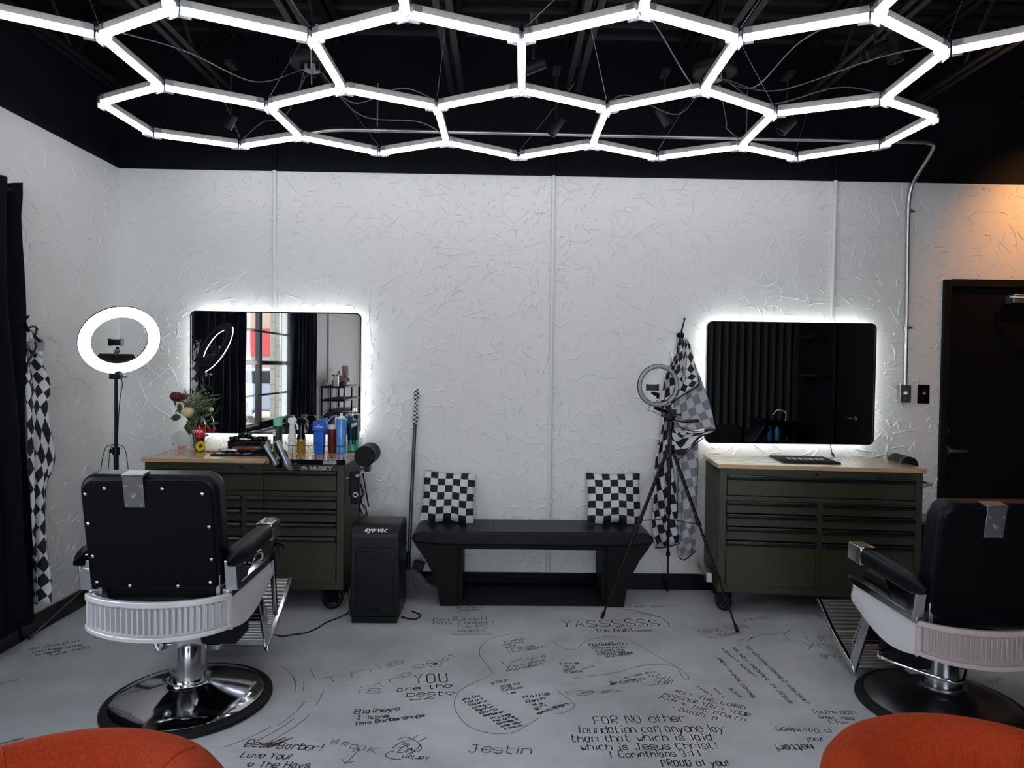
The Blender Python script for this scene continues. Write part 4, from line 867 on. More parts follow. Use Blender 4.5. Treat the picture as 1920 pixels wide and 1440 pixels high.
    # armrests
    for s in (-1, 1):
        xa = s*.283; A0 = Vector((xa, -.33, .60+L)); A1 = Vector((xa, .19, .622+L)); mb = MB()
        def arm(u, v, top=1):
            p = A0.lerp(A1, u*.88); wv = .038*min(1, (u*3.2+.02))**.6*(1-.10*u); hh = .034*min(1, (u*6+.05))**.5; a = 2*pi*v; ex = .5
            cx = abs(cos(a))**ex*(1 if cos(a) > 0 else -1); sz = abs(sin(a))**ex*(1 if sin(a) > 0 else -1)
            return p+Vector((cx*wv, 0, sz*hh+(.004*sin(pi*u))))
        mb.grid(lambda u, v: arm(u, v), 18, 20, cv=True); mb.build('armrest_pad', M['vinyl'], t)
        mb = MB(); q0 = A0.lerp(A1, .80); q1 = A1; mb.box(xa-.035, xa+.035, q0.y, q1.y+.012, q0.z-.036, q1.z+.038); mb.build('armrest_cap', M['chrome'], t, bev=.004)
        mb = MB(); pol = [(-.25, .482+L), (-.09, .482+L), (-.0, .59+L), (-.27, .585+L)]
        mb.prism(pol, xa-s*.028, xa-s*.010, 'x'); mb.prism([(-.27, .48+L), (-.215, .48+L), (-.245, .60+L), (-.29, .60+L)], xa-s*.032, xa+s*.012, 'x'); (mb.prism([(.02, .56+L), (.06, .595+L), (-.0, .60+L), (-.09, .52+L)], xa-.008, xa+.008, 'x') if kind == 0 else 0)
        mb.build('arm_support', M['chrome'], t, bev=.003)
        if kind == 0: mb = MB(); mb.tube(bez([(xa, -.10, .54+L), (xa+s*.012, -.05, .57+L), (xa+s*.014, .0, .56+L), (xa+s*.012, .02, .53+L), (xa+s*.01, .0, .515+L)], 5), .007, 8); mb.build('arm_scroll', M['chrome'], t)
    # recline lever on the right
    mb = MB(); mb.tube(bez([(.265, .24, .48+L), (.27, .255, .53+L), (.272, .27, .545+L), (.275, .285, .53+L), (.282, .305, .46+L)], 5), .006, 8); mb.tube([(.275, .28, .52+L), (.30, .31, .5+L)], .013, 10); mb.build('recline_lever', M['gloss'], t)
    # footrest
    F = L; fr = []
    for s in (-1, 1):
        x = s*.235; mb = MB(); mb.prism([(.13, .34+F), (.185, .34+F), (.31, .075+F), (.30, .03+F), (.265, .025+F)], x-.006, x+.006, 'x'); mb.prism([(.265, .025+F), (.30, .03+F), (.50, .12+F), (.665, .235+F), (.655, .25+F), (.49, .145+F), (.28, .055+F)], x-.009, x+.009, 'x')
        if kind == 0: mb.prism([(.255, .46+L), (.28, .46+L), (.335, .18+F), (.315, .17+F)], x*1.10-.008, x*1.12+.008, 'x')
        fr.append(mb.build('footrest_side', M['chrome'], t, bev=.002))
    for a, b, nr_ in (((.29, .045+F), (.49, .135+F), 13), ((.50, .142+F), (.655, .242+F), 8)):
        mb = MB(); A = Vector((0, a[0], a[1])); B = Vector((0, b[0], b[1])); mb.prism([(a[0], a[1]-.006), (b[0], b[1]-.006), (b[0], b[1]-.001), (a[0], a[1]-.001)], -.228, .228, 'x')
        for k in range(nr_): p = A.lerp(B, (k+.5)/nr_); mb.tube([(-.226, p.y, p.z), (.226, p.y, p.z)], .0058, 8)
        mb.build('ribbed_footplate', M['brushed'], t)
    mb = MB(); pa = (.185, .33+F); pb = (.31, .13+F); mb.prism([(.2, .34+F), (.315, .14+F), (.325, .145+F), (.21, .345+F)], -.228, .228, 'x')
    for k in range(9): u = (k+.5)/9; mb.tube([(-.226, .2+.115*u-.004, .34-.2*u+F), (.226, .2+.115*u-.004, .34-.2*u+F)], .0045, 6)
    mb.build('calf_plate', M['chrome'], t)
    mb = MB(); mb.tube([(-.23, .28, .05+F), (.23, .28, .05+F)], .009, 8); mb.box(-.10, .10, .06, .29, .115+L, .135+L); mb.build('footrest_linkage', M['silver'], t)
    mb = MB(); mb.box(-.2, .2, -.02, .14, .17+F, .29+F); mb.build('footrest_mount', M['matte'], t, bev=.004)
    if kind == 0:
        mb = MB(); mb.tube([(-.24, -.28, .56+L), (-.26, -.29, .56+L), (-.285, -.29, .56+L), (-.285, -.29, .62+L), (-.25, -.28, .62+L)], .004, 6); mb.build('side_ring', M['silver'], t)
    return t
M['dulchrome'] = mat('dull_dark_chrome', (.16, .16, .17), .34, 1, bump=.03, bscale=40)
M['enamel2'] = mat('reflection_tinted_rim', (.5, .44, .43), .25)  # same orange reflection put into the rim colour
barber_chair('black barber chair with riveted back and silver fluted panel on polished chrome base', (-1.30, 2.915, 0), radians(1), .08, 0)
barber_chair('black barber chair with smooth piped back and fluted panel coloured by reflected orange', (1.905, 2.90, 0), radians(-.5), 0, 1)
# ================================================================== ORANGE ARMCHAIRS
def armchair(lab, cx, cy, rz, zt, side):
    t = empty('velvet_armchair', lab, 'armchair', (cx, cy, 0), rz)
    R, th = .285, .105
    def rim(ph):
        a = abs(ph); 
        return zt if a < 1.0 else zt-.16*((a-1.0)/.95)**1.4
    def f(u, v):
        ph = (u-.5)*2*1.95; a = abs(ph); zr = rim(ph); zb = .30
        # v goes round the section: outer up, over the rim, inner down
        r0, r1 = R, R-th; pts = []
        if v < .4: s = v/.4; z = zb+(zr-th/2-zb)*s; r = r0+.012*sin(pi*s)
        elif v < .6: s = (v-.4)/.2; an = pi*s; r = (r0+r1)/2+cos(an)*th/2; z = zr-th/2+sin(an)*th/2
        else: s = (v-.6)/.4; z = (zr-th/2)+(zb-(zr-th/2))*s; r = r1-.012*sin(pi*s)
        fy = 1 if a < pi/2 else 1+.5*(a-pi/2)
        return Vector((r*sin(ph)*1.0, -r*cos(ph)*fy, z))
    mb = MB(); mb.grid(f, 60, 40, cv=True); vs = mb
    for u in (0, 1):
        ring = [f(u, j/40) for j in range(40)]; mb.add(ring, [tuple(range(40))])
    mb.build('upholstered_shell', M['velvet'], t, ang=70)
    for ph in (-.72, .72):
        mb = MB(); pts = [Vector(f(.5+ph/3.9, v)) for v in [.48+.5*i/30 for i in range(31)]]; c = Vector((0, 0, .6)); mb.tube([p-(Vector((p.x, p.y, 0)).normalized()*.0004) for p in pts], .0018, 6); mb.build('seam', M['velvet'], t)
    mb = MB(); mb.lathe([(0, .28), (.17, .28), (.185, .30), (.185, .42), (.17, .46), (0, .47)], (0, .03, 0), n=40); mb.build('seat_cushion', M['velvet'], t)
    for sx, sy in ((-1, -1), (1, -1), (-1, 1), (1, 1)):
        mb = MB(); mb.tube([(sx*.15, sy*.15, .29), (sx*.2, sy*.2, 0)], [.018, .011], 10); mb.build('leg', M['gloss'], t)
armchair('rust orange velvet tub chair in the bottom left corner of the photo', -.68, .99, pi, .776, -1)
armchair('rust orange velvet tub chair in the bottom right corner of the photo', 0.83, 1.08, pi, .765, 1)
# ================================================================== CURTAINS
def curtain(lab, x, y0, y1, z0, z1, nf, amp, ax='y', grp=None, cat='curtain', nm='curtain', hdr=True, mt='pcurt', flare=0):
    mid = (y0+y1)/2; t = empty(nm, lab, cat, (x, mid, z0) if ax == 'y' else (mid, x, z0)); mb = MB(); n = nf*10
    rnd = [random.uniform(.6, 1.3) for _ in range(nf+2)]
    def f(u, v):
        a = y0+(y1-y0)*u+flare*u*(1-v)**1.5+.012*sin(13*v+u*30)*(1 if hdr else 0); k = int(min(nf, u*nf)); am = amp*(rnd[k]*(1-(u*nf-k))+rnd[k+1]*(u*nf-k)) if hdr else amp
        env = (.7+.3*v); o = am*env*sin(2*pi*nf*u+(.8*sin(3*v+u*5) if hdr else 0))
        if hdr and v > .965: o *= 1.0+.3*sin(40*u*nf); 
        z = z0+(z1-z0)*v+(.012*sin(2*pi*nf*u) if v < .01 and hdr else 0)+(.012*sin(2*pi*nf*u*1.0+1) if v > .99 and hdr else 0)
        p = Vector((x+o, a, z)) if ax == 'y' else Vector((a, x+o, z)); return p-Vector(t.location)
    mb.grid(f, n, 30); mb.build('cloth_panel', M[mt], t, solid=.003, ang=80)
    return t
c1 = curtain('long black curtain on the left wall nearest the glowing ring light', XL+.10, 2.47, 3.37, .12, 2.27, 6, .045, flare=.16)
c2 = curtain('long black curtain on the far side of the window, seen in the left mirror', XL+.10, .03, .98, .12, 2.27, 6, .045)
t = empty('curtain_rod', 'black rod carrying the long curtains along the left wall', 'curtain rod', (XL+.10, 1.6, 2.235))
mb = MB(); mb.cyl((0, -2.0, 0), (0, 1.78, 0), .011, 10); mb.sph((0, -2.0, 0), .02); mb.box(-.1, 0, -.01, .01, -.01, .01); mb.build('rod', M['matte'], t)
curtain('floor length black pleated curtain at the back of the shop, seen in the right mirror', -.57, 2.72, 3.99, .02, ZC+.3, 12, .032, 'x', hdr=False, mt='pleat')
# ================================================================== CHECKED CAPES
def loft(mb, Lp, Rp, cell, nf, amp, yd, rot=0, nv=40, nu=28, ph=0, axis='y', squeeze=1.0, off=0, u0=0, v0=0):
    """cloth between two edge curves (a,z); yd = distance in front of the wall"""
    def samp(P, t):
        Q = bez([(p[0], p[1], 0) for p in P], 6); s = t*(len(Q)-1); i = min(int(s), len(Q)-2); return Q[i].lerp(Q[i+1], s-i)
    wmax = max((Vector(a)-Vector(b)).length for a, b in zip(Lp, Rp)); ltot = sum((Vector(Lp[i+1])-Vector(Lp[i])).length for i in range(len(Lp)-1))
    LS = [samp(Lp, j/nv) for j in range(nv+1)]; RS = [samp(Rp, j/nv) for j in range(nv+1)]
    def f(u, v):
        j = int(round(v*nv)); a = LS[j]; b = RS[j]; p = a.lerp(b, u); w = (b-a).length; g = min(2.2, (wmax/max(w, .02))**.5)
        o = yd+amp*g*.6*(sin(2*pi*nf*u+ph+2.2*v)+.45*sin(2*pi*nf*1.7*u+1.3+ph-3*v))*min(1, v*4+.3)+off*v
        if axis == 'y': return Vector((p.x, W-max(.012, o), p.y))
        return Vector((XL+max(.012, o), p.x, p.y))
    def uv(u, v):
        a, b = (u-.5)*wmax*squeeze/cell, v*ltot/cell; c, s = cos(rot), sin(rot); return (a*c-b*s+u0+20, a*s+b*c+v0+20)
    mb.grid(f, nu, nv, uvf=uv)
def PW(pts, Yd=W-.05): return [(q.x, q.z) for q in [at(x, y, Y=Yd) for x, y in pts]]
t = empty('checked_cape', 'black and white checked barber cape hanging from a hook beside the right mirror', 'barber cape', (0, 0, 0))
hk = at(1277, 640, Y=W-.05)
def rel(o, t):
    return o
t.location = (hk.x, W, hk.z)
def addcape(name, mt, Ls, Rs, **k):
    mb = MB(); loft(mb, PW(Ls), PW(Rs), **k); off = Vector(t.location); mb.v = [tuple(Vector(q)-off) for q in mb.v]; return mb.build(name, M[mt], t, solid=.002, ang=80)
cp = .055
addcape('front_drape', 'check', [(1272, 634), (1262, 672), (1248, 702), (1238, 755), (1240, 800), (1228, 860), (1226, 930), (1222, 975), (1228, 1026)], [(1280, 634), (1284, 672), (1284, 705), (1282, 755), (1270, 800), (1262, 860), (1270, 930), (1272, 975), (1274, 1018)], cell=cp, nf=2.3, amp=.022, yd=.055, rot=.3, squeeze=1.4)
addcape('upper_flap', 'check', [(1276, 634), (1268, 665), (1262, 695), (1258, 720), (1264, 746)], [(1284, 636), (1293, 662), (1296, 690), (1301, 706), (1303, 718)], cell=cp, nf=1, amp=.012, yd=.122, rot=.72, squeeze=1.3)
addcape('reverse_flap', 'checkg', [(1282, 645), (1274, 690), (1264, 735), (1256, 780), (1264, 806)], [(1286, 645), (1302, 690), (1314, 720), (1328, 765), (1336, 803)], cell=cp, nf=.8, amp=.010, yd=.104, rot=.22, squeeze=1.1)
addcape('folded_corner', 'check', [(1250, 772), (1262, 785), (1268, 800), (1274, 815)], [(1256, 846), (1276, 852), (1306, 822), (1336, 806)], cell=cp, nf=.8, amp=.008, yd=.095, rot=-.55, squeeze=1.2)
addcape('reverse_drape', 'checkg', [(1278, 820), (1272, 870), (1272, 930), (1270, 1000), (1274, 1045)], [(1310, 820), (1310, 870), (1308, 930), (1306, 990), (1305, 1034)], cell=cp, nf=1.4, amp=.012, yd=.040, rot=.3, squeeze=1.15)
mb = MB(); off = Vector(t.location)
def edge(pts, d, r=.0035): mb.tube([Vector((q[0], W-d, q[1]))-off for q in [(v.x, v.y) for v in bez([(a, b, 0) for a, b in PW(pts)], 5)]], r, 6)
edge([(1301, 706), (1304, 718), (1296, 728), (1264, 747), (1250, 760)], .126); edge([(1264, 790), (1275, 802), (1300, 807), (1336, 804)], .108); edge([(1336, 806), (1306, 826), (1276, 854), (1262, 862)], .10); edge([(1228, 1027), (1250, 1025), (1274, 1018)], .06); edge([(1274, 1046), (1284, 1050), (1305, 1034)], .045)
mb.build('black_binding', M['matte'], t)
mb = MB(); mb.tube(bez([(.012, -.07, -.01), (.03, -.09, -.05), (.035, -.09, -.09), (.03, -.085, -.12)], 5), .006, 6)
for i in range(6): mb.sph((.028+.008*sin(i), -.095, -.03-.016*i), .004)
mb.build('neck_strap', M['gloss'], t)
t2 = empty('wall_hook', 'black wall hook with a long upright stem holding the checked cape', 'hook', (hk.x, W, hk.z))
a = at(1281, 600, Y=W-.05); b = at(1276, 628, Y=W-.05); mb = MB(); o = Vector(t2.location)
mb.tube([Vector((hk.x, W-.004, b.z))-o, Vector((b.x, W-.05, b.z))-o, Vector(b)-o+Vector((0, -.012, .01)), Vector(a)-o+Vector((0, -.03, 0))], [.007, .007, .006, .0045], 8); mb.sph(Vector(a)-o+Vector((0, -.03, .004)), .0085); mb.sph(Vector(b)-o+Vector((0, -.035, -.005)), .015, (1, .7, 1.3)); mb.lathe([(.018, 0), (.018, .006), (0, .008)], Vector((hk.x, W, b.z))-o, Matrix.Rotation(pi/2, 3, 'X'), 14); mb.build('hook_body', M['matte'], t2)
# left wall cape (edge curves in y,z)
def PL(pts, Xd=XL+.09): return [(q.y, q.z) for q in [at(x, y, X=Xd) for x, y in pts]]
tl = empty('checked_cape', 'black and white checked barber cape hanging on the left wall beside the long curtain', 'barber cape', (XL, 3.5, 1.6))
def lcape(name, mt, A, B, **k):
    mb = MB(); loft(mb, PL(A), PL(B), axis='x', **k); off = Vector(tl.location); mb.v = [tuple(Vector(q)-off) for q in mb.v]; return mb.build(name, M[mt], tl, solid=.002, ang=80)
lcape('front_drape', 'check', [(36, 640), (40, 700), (44, 800), (48, 900), (54, 1000), (62, 1080), (66, 1134)], [(62, 640), (84, 690), (98, 725), (92, 760), (113, 855), (94, 900), (94, 940), (88, 1000), (97, 1065), (88, 1128)], cell=.062, nf=1.7, amp=.025, yd=.09, rot=.6, squeeze=1.15)
lcape('reverse_drape', 'checkg', [(60, 960), (66, 1000), (72, 1060), (80, 1090)], [(92, 960), (99, 1000), (104, 1050), (96, 1085)], cell=.062, nf=1, amp=.012, yd=.05, rot=.4)
lcape('collar', 'checkg', [(40, 614), (42, 630), (44, 655)], [(58, 622), (70, 640), (66, 668)], cell=.05, nf=1, amp=.01, yd=.12, rot=.2)
mb = MB(); off = Vector(tl.location)
def PLv(pts, Xd): return [Vector(at(x, y, X=Xd))-off for x, y in pts]
mb.tube(bez(PLv([(46, 606), (52, 618), (62, 628), (72, 638), (75, 640)], XL+.12), 5), .011, 8, flat=.5); mb.tube(bez(PLv([(52, 616), (62, 612), (69, 616), (66, 628)], XL+.12), 5), .006, 6); mb.build('neck_strap', M['gloss'], tl)
mb = MB(); mb.tube(bez(PLv([(66, 640), (66, 655), (52, 680), (50, 700)], XL+.125), 5), .005, 6); mb.build('black_binding', M['matte'], tl)
t = empty('wall_hook', 'black hook on the left wall mostly hidden by the curtain', 'hook', (XL, 3.44, 1.63)); mb = MB(); mb.tube([(0, 0, 0), (.09, 0, 0), (.11, 0, .02)], .006, 8); mb.lathe([(.018, 0), (.018, .006), (0, .008)], (0, 0, 0), Matrix.Rotation(pi/2, 3, 'Y'), 12); mb.build('hook_body', M['matte'], t)
# ================================================================== THINGS ON THE LEFT CHEST
ZW = .885
def thg(nm, lab, cat, px, Yc, z=ZW, grp=None, rz=0):
    x = at(px, 800, Y=Yc).x; return empty(nm, lab, cat, (x, Yc, z), rz, grp)
def htop(py, px, Yc, z=ZW): return at(px, py, Y=Yc).z-z
M['cola'] = mat('cola_liquid', (.05, .012, .006), .08, coat=.6); M['red'] = mat('red_label', (.6, .01, .02), .35)
M['pet'] = clear('clear_bottle_plastic', (.55, .6, .62), .35)
t = thg('cola_bottle', 'plastic cola bottle with a red label standing behind the yellow flower', 'bottle', 375, 4.31); h = htop(773, 375, 4.31)
mb = MB(); mb.lathe([(.02, 0), (.030, .004), (.032, .02), (.0315, .045), (.028, .065), (.030, .085), (.0325, .10), (.0325, h*.62), (.032, h*.66), (.0, h*.67)], n=28); mb.build('cola_fill', M['cola'], t)
mb = MB(); mb.lathe([(.0325, h*.665), (.030, h*.74), (.022, h*.84), (.013, h*.91), (.012, h*.94)], n=28); mb.build('bottle_shoulder', M['pet'], t)
mb = MB(); mb.lathe([(.0332, h*.36), (.0334, h*.37), (.0334, h*.61), (.0332, h*.62)], n=28); lb = mb.build('label', M['red'], t)
mb = MB(); mb.lathe([(.0145, h*.92), (.0145, h), (.012, h+.003), (0, h+.003)], n=20); mb.build('cap', M['gloss'], t)
lettering('label_lettering', 'COCA', .022, M['white'], t, (.001, -.0345, h*.52), sx=1.0, bold=.0012)
# engraved plaque
t = thg('acrylic_plaque', 'clear octagonal engraved plaque with pink flowers at the left of the worktop', 'plaque', 343, 4.33, rz=.1); mb = MB()
mb.prism([(.074*cos(pi/8+i*pi/4), .062+.067*sin(pi/8+i*pi/4)) for i in range(8)], -.006, .006); mb.build('acrylic_slab', M['glass'], t, bev=.001)
me = []
mb = MB()
for i, (w, z) in enumerate(((.05, .105), (.035, .09), (.06, .078), (.045, .066), (.062, .055), (.05, .044), (.058, .034))):
    x = -w
    while x < w: l = random.uniform(.004, .012); mb.box(x, min(w, x+l), -.0068, -.0062, z, z+.0016); x += l+.003
mb.build('engraving', M['grey'], t)
M['pink'] = mat('pink_petals', (.75, .12, .35), .6); mb = MB()
for i in range(14): mb.sph((random.uniform(-.032, .03), -.008, .012+random.uniform(0, .014)), .006, (1, .4, 1), 8, 5)
for i in range(4): mb.sph((-.055+random.uniform(-.004, .004), -.008, .035+random.uniform(0, .012)), .004, (1, .4, 1), 6, 4)
mb.build('pink_flower_trim', M['pink'], t)
# vase with flowers
M['leaf'] = mat('dark_green_leaf', (.045, .085, .03), .5, var=.3, vscale=20); M['stem'] = mat('green_stem', (.08, .11, .035), .6); M['rose'] = mat('dark_red_rose', (.12, .006, .015), .6); M['cream'] = mat('cream_rose', (.72, .62, .4), .6, var=.08, vscale=40); M['gyp'] = mat('pale_filler_blossom', (.55, .55, .42), .7); M['fern'] = mat('grey_green_foliage', (.10, .13, .065), .6, var=.3, vscale=25)
VXc = at(368, 800, Y=4.37).x; tv = empty('flower_vase', 'clear glass vase of red and cream roses at the left mirror corner', 'vase of flowers', (VXc, 4.365, ZW))
mb = MB(); mb.lathe([(.0, .001), (.034, .001), (.036, .008), (.03, .03), (.032, .07), (.042, .105), (.044, .12), (.041, .12), (.038, .1), (.028, .065), (.027, .03), (.03, .012), (0, .01)], n=28); mb.build('glass_vase', M['glass'], tv)
def fp(px, py, dy=0): return Vector(at(px, py, Y=4.365+dy))-Vector(tv.location)
mb = MB(); ends = [(332, 745, -.03), (354, 775, -.05), (349, 757, -.02), (372, 750, 0), (395, 752, -.01), (408, 770, .02), (388, 770, -.03), (402, 745, .01), (380, 742, .02), (412, 762, -.02)]
for i, (x, y, d) in enumerate(ends):
    e = fp(x, y, d); mb.tube(bez([(random.uniform(-.012, .012), random.uniform(-.01, .01), .012), (random.uniform(-.02, .02), 0, .1), e*.6+Vector((0, 0, .03)), e], 5), .0026, 6)
mb.build('stems', M['stem'], tv)
def rose(c, r, mt, nm='rose'):
    mb = MB(); rnd = random.Random(int(r*1e5))
    mb.sph(c, r*.55, (1, 1, 1.1), 12, 8)
    for ly, (rr, nn, op) in enumerate(((.55, 4, .25), (.8, 5, .45), (1.0, 6, .8))):
        for k in range(nn):
            a = 2*pi*k/nn+ly*.5; ca, sa = cos(a), sin(a)
            def f(u, v, ca=ca, sa=sa, rr=rr, op=op):
                w = (u-.5)*1.5; an = w; z = -.75+1.5*v; rad = r*rr*(sin(pi*(.12+.74*v)))**.8*(1+op*.25*v*v)
                x = rad*cos(an); y = rad*sin(an); zz = z*r*1.15*(1-.18*(2*u-1)**2)+.04*r*sin(9*u+a)
                return c+Vector((x*ca-y*sa, x*sa+y*ca, zz))
            mb.grid(f, 6, 6)
    return mb.build(nm, mt, tv, solid=.0012, ang=80)
rose(fp(330, 744, -.03), .034, M['rose'], 'red_rose'); rose(fp(345, 744, -.02), .024, M['rose'], 'red_rose'); rose(fp(352, 773, -.06), .036, M['cream'], 'cream_rose')
rose(fp(398, 768, .03), .026, M['cream'], 'cream_rose'); rose(fp(362, 741, .04), .02, M['rose'], 'red_rose')
def leaf(mb, c, d, L, w, tw=0):
    d = Vector(d).normalized(); s = d.cross(Vector((0, -1, .2))).normalized(); n = s.cross(d)
    vs = []; N = 6
    for i in range(N+1):
        u = i/N; ww = w*sin(pi*u**.8)*.5; p = c+d*L*u+n*(-.2*L*u*u); vs += [p-s*ww+n*ww*.3, p, p+s*ww+n*ww*.3]
    fs = []
    for i in range(N):
        for k in (0, 1): fs.append((3*i+k, 3*i+k+1, 3*i+k+4, 3*i+k+3))
    mb.add(vs, fs)
mb = MB()
for (x, y, d, dr, L, w) in ((340, 782, -.06, (-1, 0, -.1), .065, .045), (345, 776, -.05, (-.6, 0, .8), .05, .04), (335, 757, -.03, (.3, 0, -1), .05, .03), (348, 765, -.03, (.2, 0, -1), .06, .035), (350, 795, -.05, (.4, 0, -.8), .06, .045), (362, 786, -.05, (.5, 0, -.9), .06, .045), (358, 800, -.04, (-.3, 0, -1), .05, .04), (372, 792, -.04, (.6, 0, -.6), .05, .035), (328, 752, -.03, (.1, 0, -1), .03, .015), (352, 803, -.05, (.8, 0, -.3), .04, .03)):
    leaf(mb, fp(x, y, d), dr, L*1.15, w)
mb.build('rose_leaves', M['leaf'], tv, solid=.0008, ang=80)
mb = MB(); rd = random.Random(4)
for i in range(110):
    u = rd.random(); e = fp(372+rd.gauss(0, 13), 758+rd.gauss(0, 11), rd.gauss(-.0, .03)); dr = (rd.gauss(.25, .6), rd.gauss(0, .4), rd.uniform(.1, 1)); leaf(mb, e-Vector(dr).normalized()*.03, dr, rd.uniform(.05, .09), rd.uniform(.008, .016))
for i in range(26):
    e = fp(372+rd.gauss(0, 12), 785+rd.gauss(0, 9), rd.gauss(-.02, .02)); leaf(mb, e, (rd.gauss(0, .7), rd.gauss(0, .4), rd.gauss(-.2, .7)), rd.uniform(.04, .07), rd.uniform(.012, .022))
tag(mb.build('foliage', M['fern'], tv, solid=.0006, ang=80), None, None, None, 'stuff')
mb = MB()
for i in range(420):
    c = fp(362+rd.gauss(0, 13), 748+rd.gauss(0, 9)+(6 if i % 3 == 0 else 0), rd.gauss(0, .03)); mb.sph(c, rd.uniform(.002, .0038), (1, 1, 1), 5, 4)
tag(mb.build('filler_blossom', M['gyp'], tv), None, None, None, 'stuff')
# yellow flower
M['yellow'] = mat('yellow_petals', (.8, .55, .01), .6); M['brown'] = mat('brown_seed_centre', (.09, .03, .01), .7)
t = thg('yellow_flower', 'small yellow sunflower propped against the cola bottle', 'flower', 376, 4.262); mb = MB(); R = Matrix.Rotation(-.25, 4, 'X'); cz = .036
for k in range(16):
    a = 2*pi*k/16; d = Vector((cos(a), 0, sin(a))); s = Vector((-sin(a), 0, cos(a))); vs = [R @ (Vector((0, 0, 0))+d*q*.034+s*w*.007+Vector((0, -.002*(q-.3), 0))) for q, w in ((.35, -.6), (.75, -1), (1, 0), (.75, 1), (.35, .6))]; mb.add([v+Vector((0, 0, cz)) for v in vs], [(0, 1, 2, 3, 4)])
mb.build('petals', M['yellow'], t, solid=.001); mb = MB(); mb.sph((0, -.003, cz), .010, (1, .4, 1), 12, 8); mb.build('seed_centre', M['brown'], t)
mb = MB(); mb.tube([(0, .004, cz), (.004, .01, .012), (.01, .012, .002)], .002, 6); mb.build('stem', M['stem'], t)
t = thg('wooden_coaster', 'round brown wooden coaster lying behind the black mat', 'coaster', 404, 4.30); mb = MB(); mb.lathe([(0, 0), (.05, 0), (.052, .003), (.05, .009), (0, .009)], n=32); mb.build('disc', mat('brown_wood', (.3, .15, .06), .4), t)
# black barber mat, left
def barmat(lab, x, y, z, w, d, rz, txt):
    t = empty('barber_mat', lab, 'mat', (x, y, z), rz); mb = MB(); mb.box(0, w, 0, d, 0, .005); n = int(w/.014); m = int(d/.014)
    for i in range(n+1): mb.box(min(i*w/n, w-.004), min(i*w/n, w-.004)+.004, 0, d, .005, .0085)
    for j in range(m+1): mb.box(0, w, min(j*d/m, d-.004), min(j*d/m, d-.004)+.004, .005, .0075)
    mb.build('ribbed_rubber', M['rubber'], t)
    if txt: 
        mb = MB(); x = w*.2
        for k in range(7): l = (.02, .03, .026, .018, .032, .024, .02)[k]; mb.box(x, x+l*.8, d*.38, d*.5, .0083, .0092); mb.box(x+.004, x+l, d*.53, d*.64, .0083, .0092); x += l+.008
        mb.build('white_markings', mat('white_mat_letters', (.6, .6, .6), .5), t)
    return t
barmat('black rubber mat covered with clipper parts on the left worktop', -1.705, 4.09, ZW, .33, .21, -.01, False)
c = cos(RA); s = sin(RA)
def RT(lx, ly): return (RX+lx*c-ly*s, RY+lx*s+ly*c)
a = at(1478, 868, Z=ZW); q = RT(.42, .075)
barmat('black ribbed rubber mat with white letters on the right worktop', a.x-.03, a.y, ZW, .33, .30, RA, True)
# acrylic organiser with round black brushes
t = empty('guard_tray', 'smoked tray filled with round black clipper guards behind the mat', 'tray', (-1.565, 4.34, ZW)); tw = .23
mb = MB(); mb.box(-tw/2, tw/2, -.05, .05, .022, .026); mb.box(-tw/2, tw/2, -.052, -.048, .022, .068); mb.box(-tw/2, tw/2, .048, .052, .022, .068); mb.box(-tw/2, -tw/2+.004, -.05, .05, .0, .068); mb.box(tw/2-.004, tw/2, -.05, .05, 0, .068)
mb.build('tray_body', M['smoke'] if 'smoke' in M else M['gloss'], t)
for i in range(9):
    tt = empty('clipper_guard', 'black clipper guards heaped in the smoked tray', 'clipper guard', (-1.565-tw/2+.018+i*.0245, 4.325+.012*((i*7) % 3-1), ZW+.076+(.016 if i in (2, 3, 4) else 0)), 0, 'guards in the tray'); mb = MB()
    r = .0155+.003*((i*5) % 3)/2; mb.sph((0, 0, 0), r, (1, 1, .85), 12, 8)
    for k in range(7): mb.box(-r*.9+k*r*.3-.0012, -r*.9+k*r*.3+.0012, -r*.6, r*.6, .0, r*1.0)
    mb.build('comb_body', M['gloss'], tt)
# clippers lying on the mat
def clipper(lab, loc, rot, cols, sc=1, cord=None, cat='hair clipper'):
    t = empty('hair_clipper', lab, cat, loc); t.rotation_euler = rot; t.scale = (sc,)*3; mb = MB()
    sec = [(-.08, .016, .014), (-.06, .020, .018), (-.02, .019, .016), (.02, .021, .018), (.05, .023, .019), (.064, .022, .016)]
    vs = []; fs = []; n = 14
    for (x, a, b) in sec:
        for k in range(n): an = 2*pi*k/n; vs.append(Vector((x, a*cos(an), b*sin(an))))
    for i in range(len(sec)-1):
        for k in range(n): fs.append((i*n+k, i*n+(k+1) % n, (i+1)*n+(k+1) % n, (i+1)*n+k))
    fs += [tuple(range(n)), tuple((len(sec)-1)*n+k for k in range(n))]; mb.add(vs, fs); mb.build('body', cols[0], t, ang=50)
    mb = MB(); mb.prism([(.060, -.010), (.060, .012), (.078, .016), (.088, .013), (.088, .009), (.078, .0)], -.021, .021, 'y')
    for k in range(14): mb.box(.086, .094, -.020+k*.003, -.0185+k*.003, .009, .012)
    mb.build('blade', cols[1], t)
    mb = MB(); mb.tube(bez([(.03, .022, .0), (.05, .032, .003), (.062, .034, .006)], 4), .003, 6); mb.build('taper_lever', cols[1], t)
    mb = MB(); mb.prism([(-.075, -.013), (-.05, -.0185), (.0, -.0175), (.03, -.0185), (.03, -.004), (-.075, -.003)], -.0205, .0205, 'y'); mb.build('grip_panel', M['gloss'], t, bev=.002)
    mb = MB(); mb.box(-.02, .02, -.006, .006, .0155, .0195); mb.build('switch', M['gloss'], t, bev=.001)
    if cord:
        mb = MB(); mb.tube(bez(cord, 6), .0028, 6); mb.build('cord', M['plastic'], t)
    return t
M['copper'] = mat('copper_clipper', (.22, .07, .04), .25, .8)
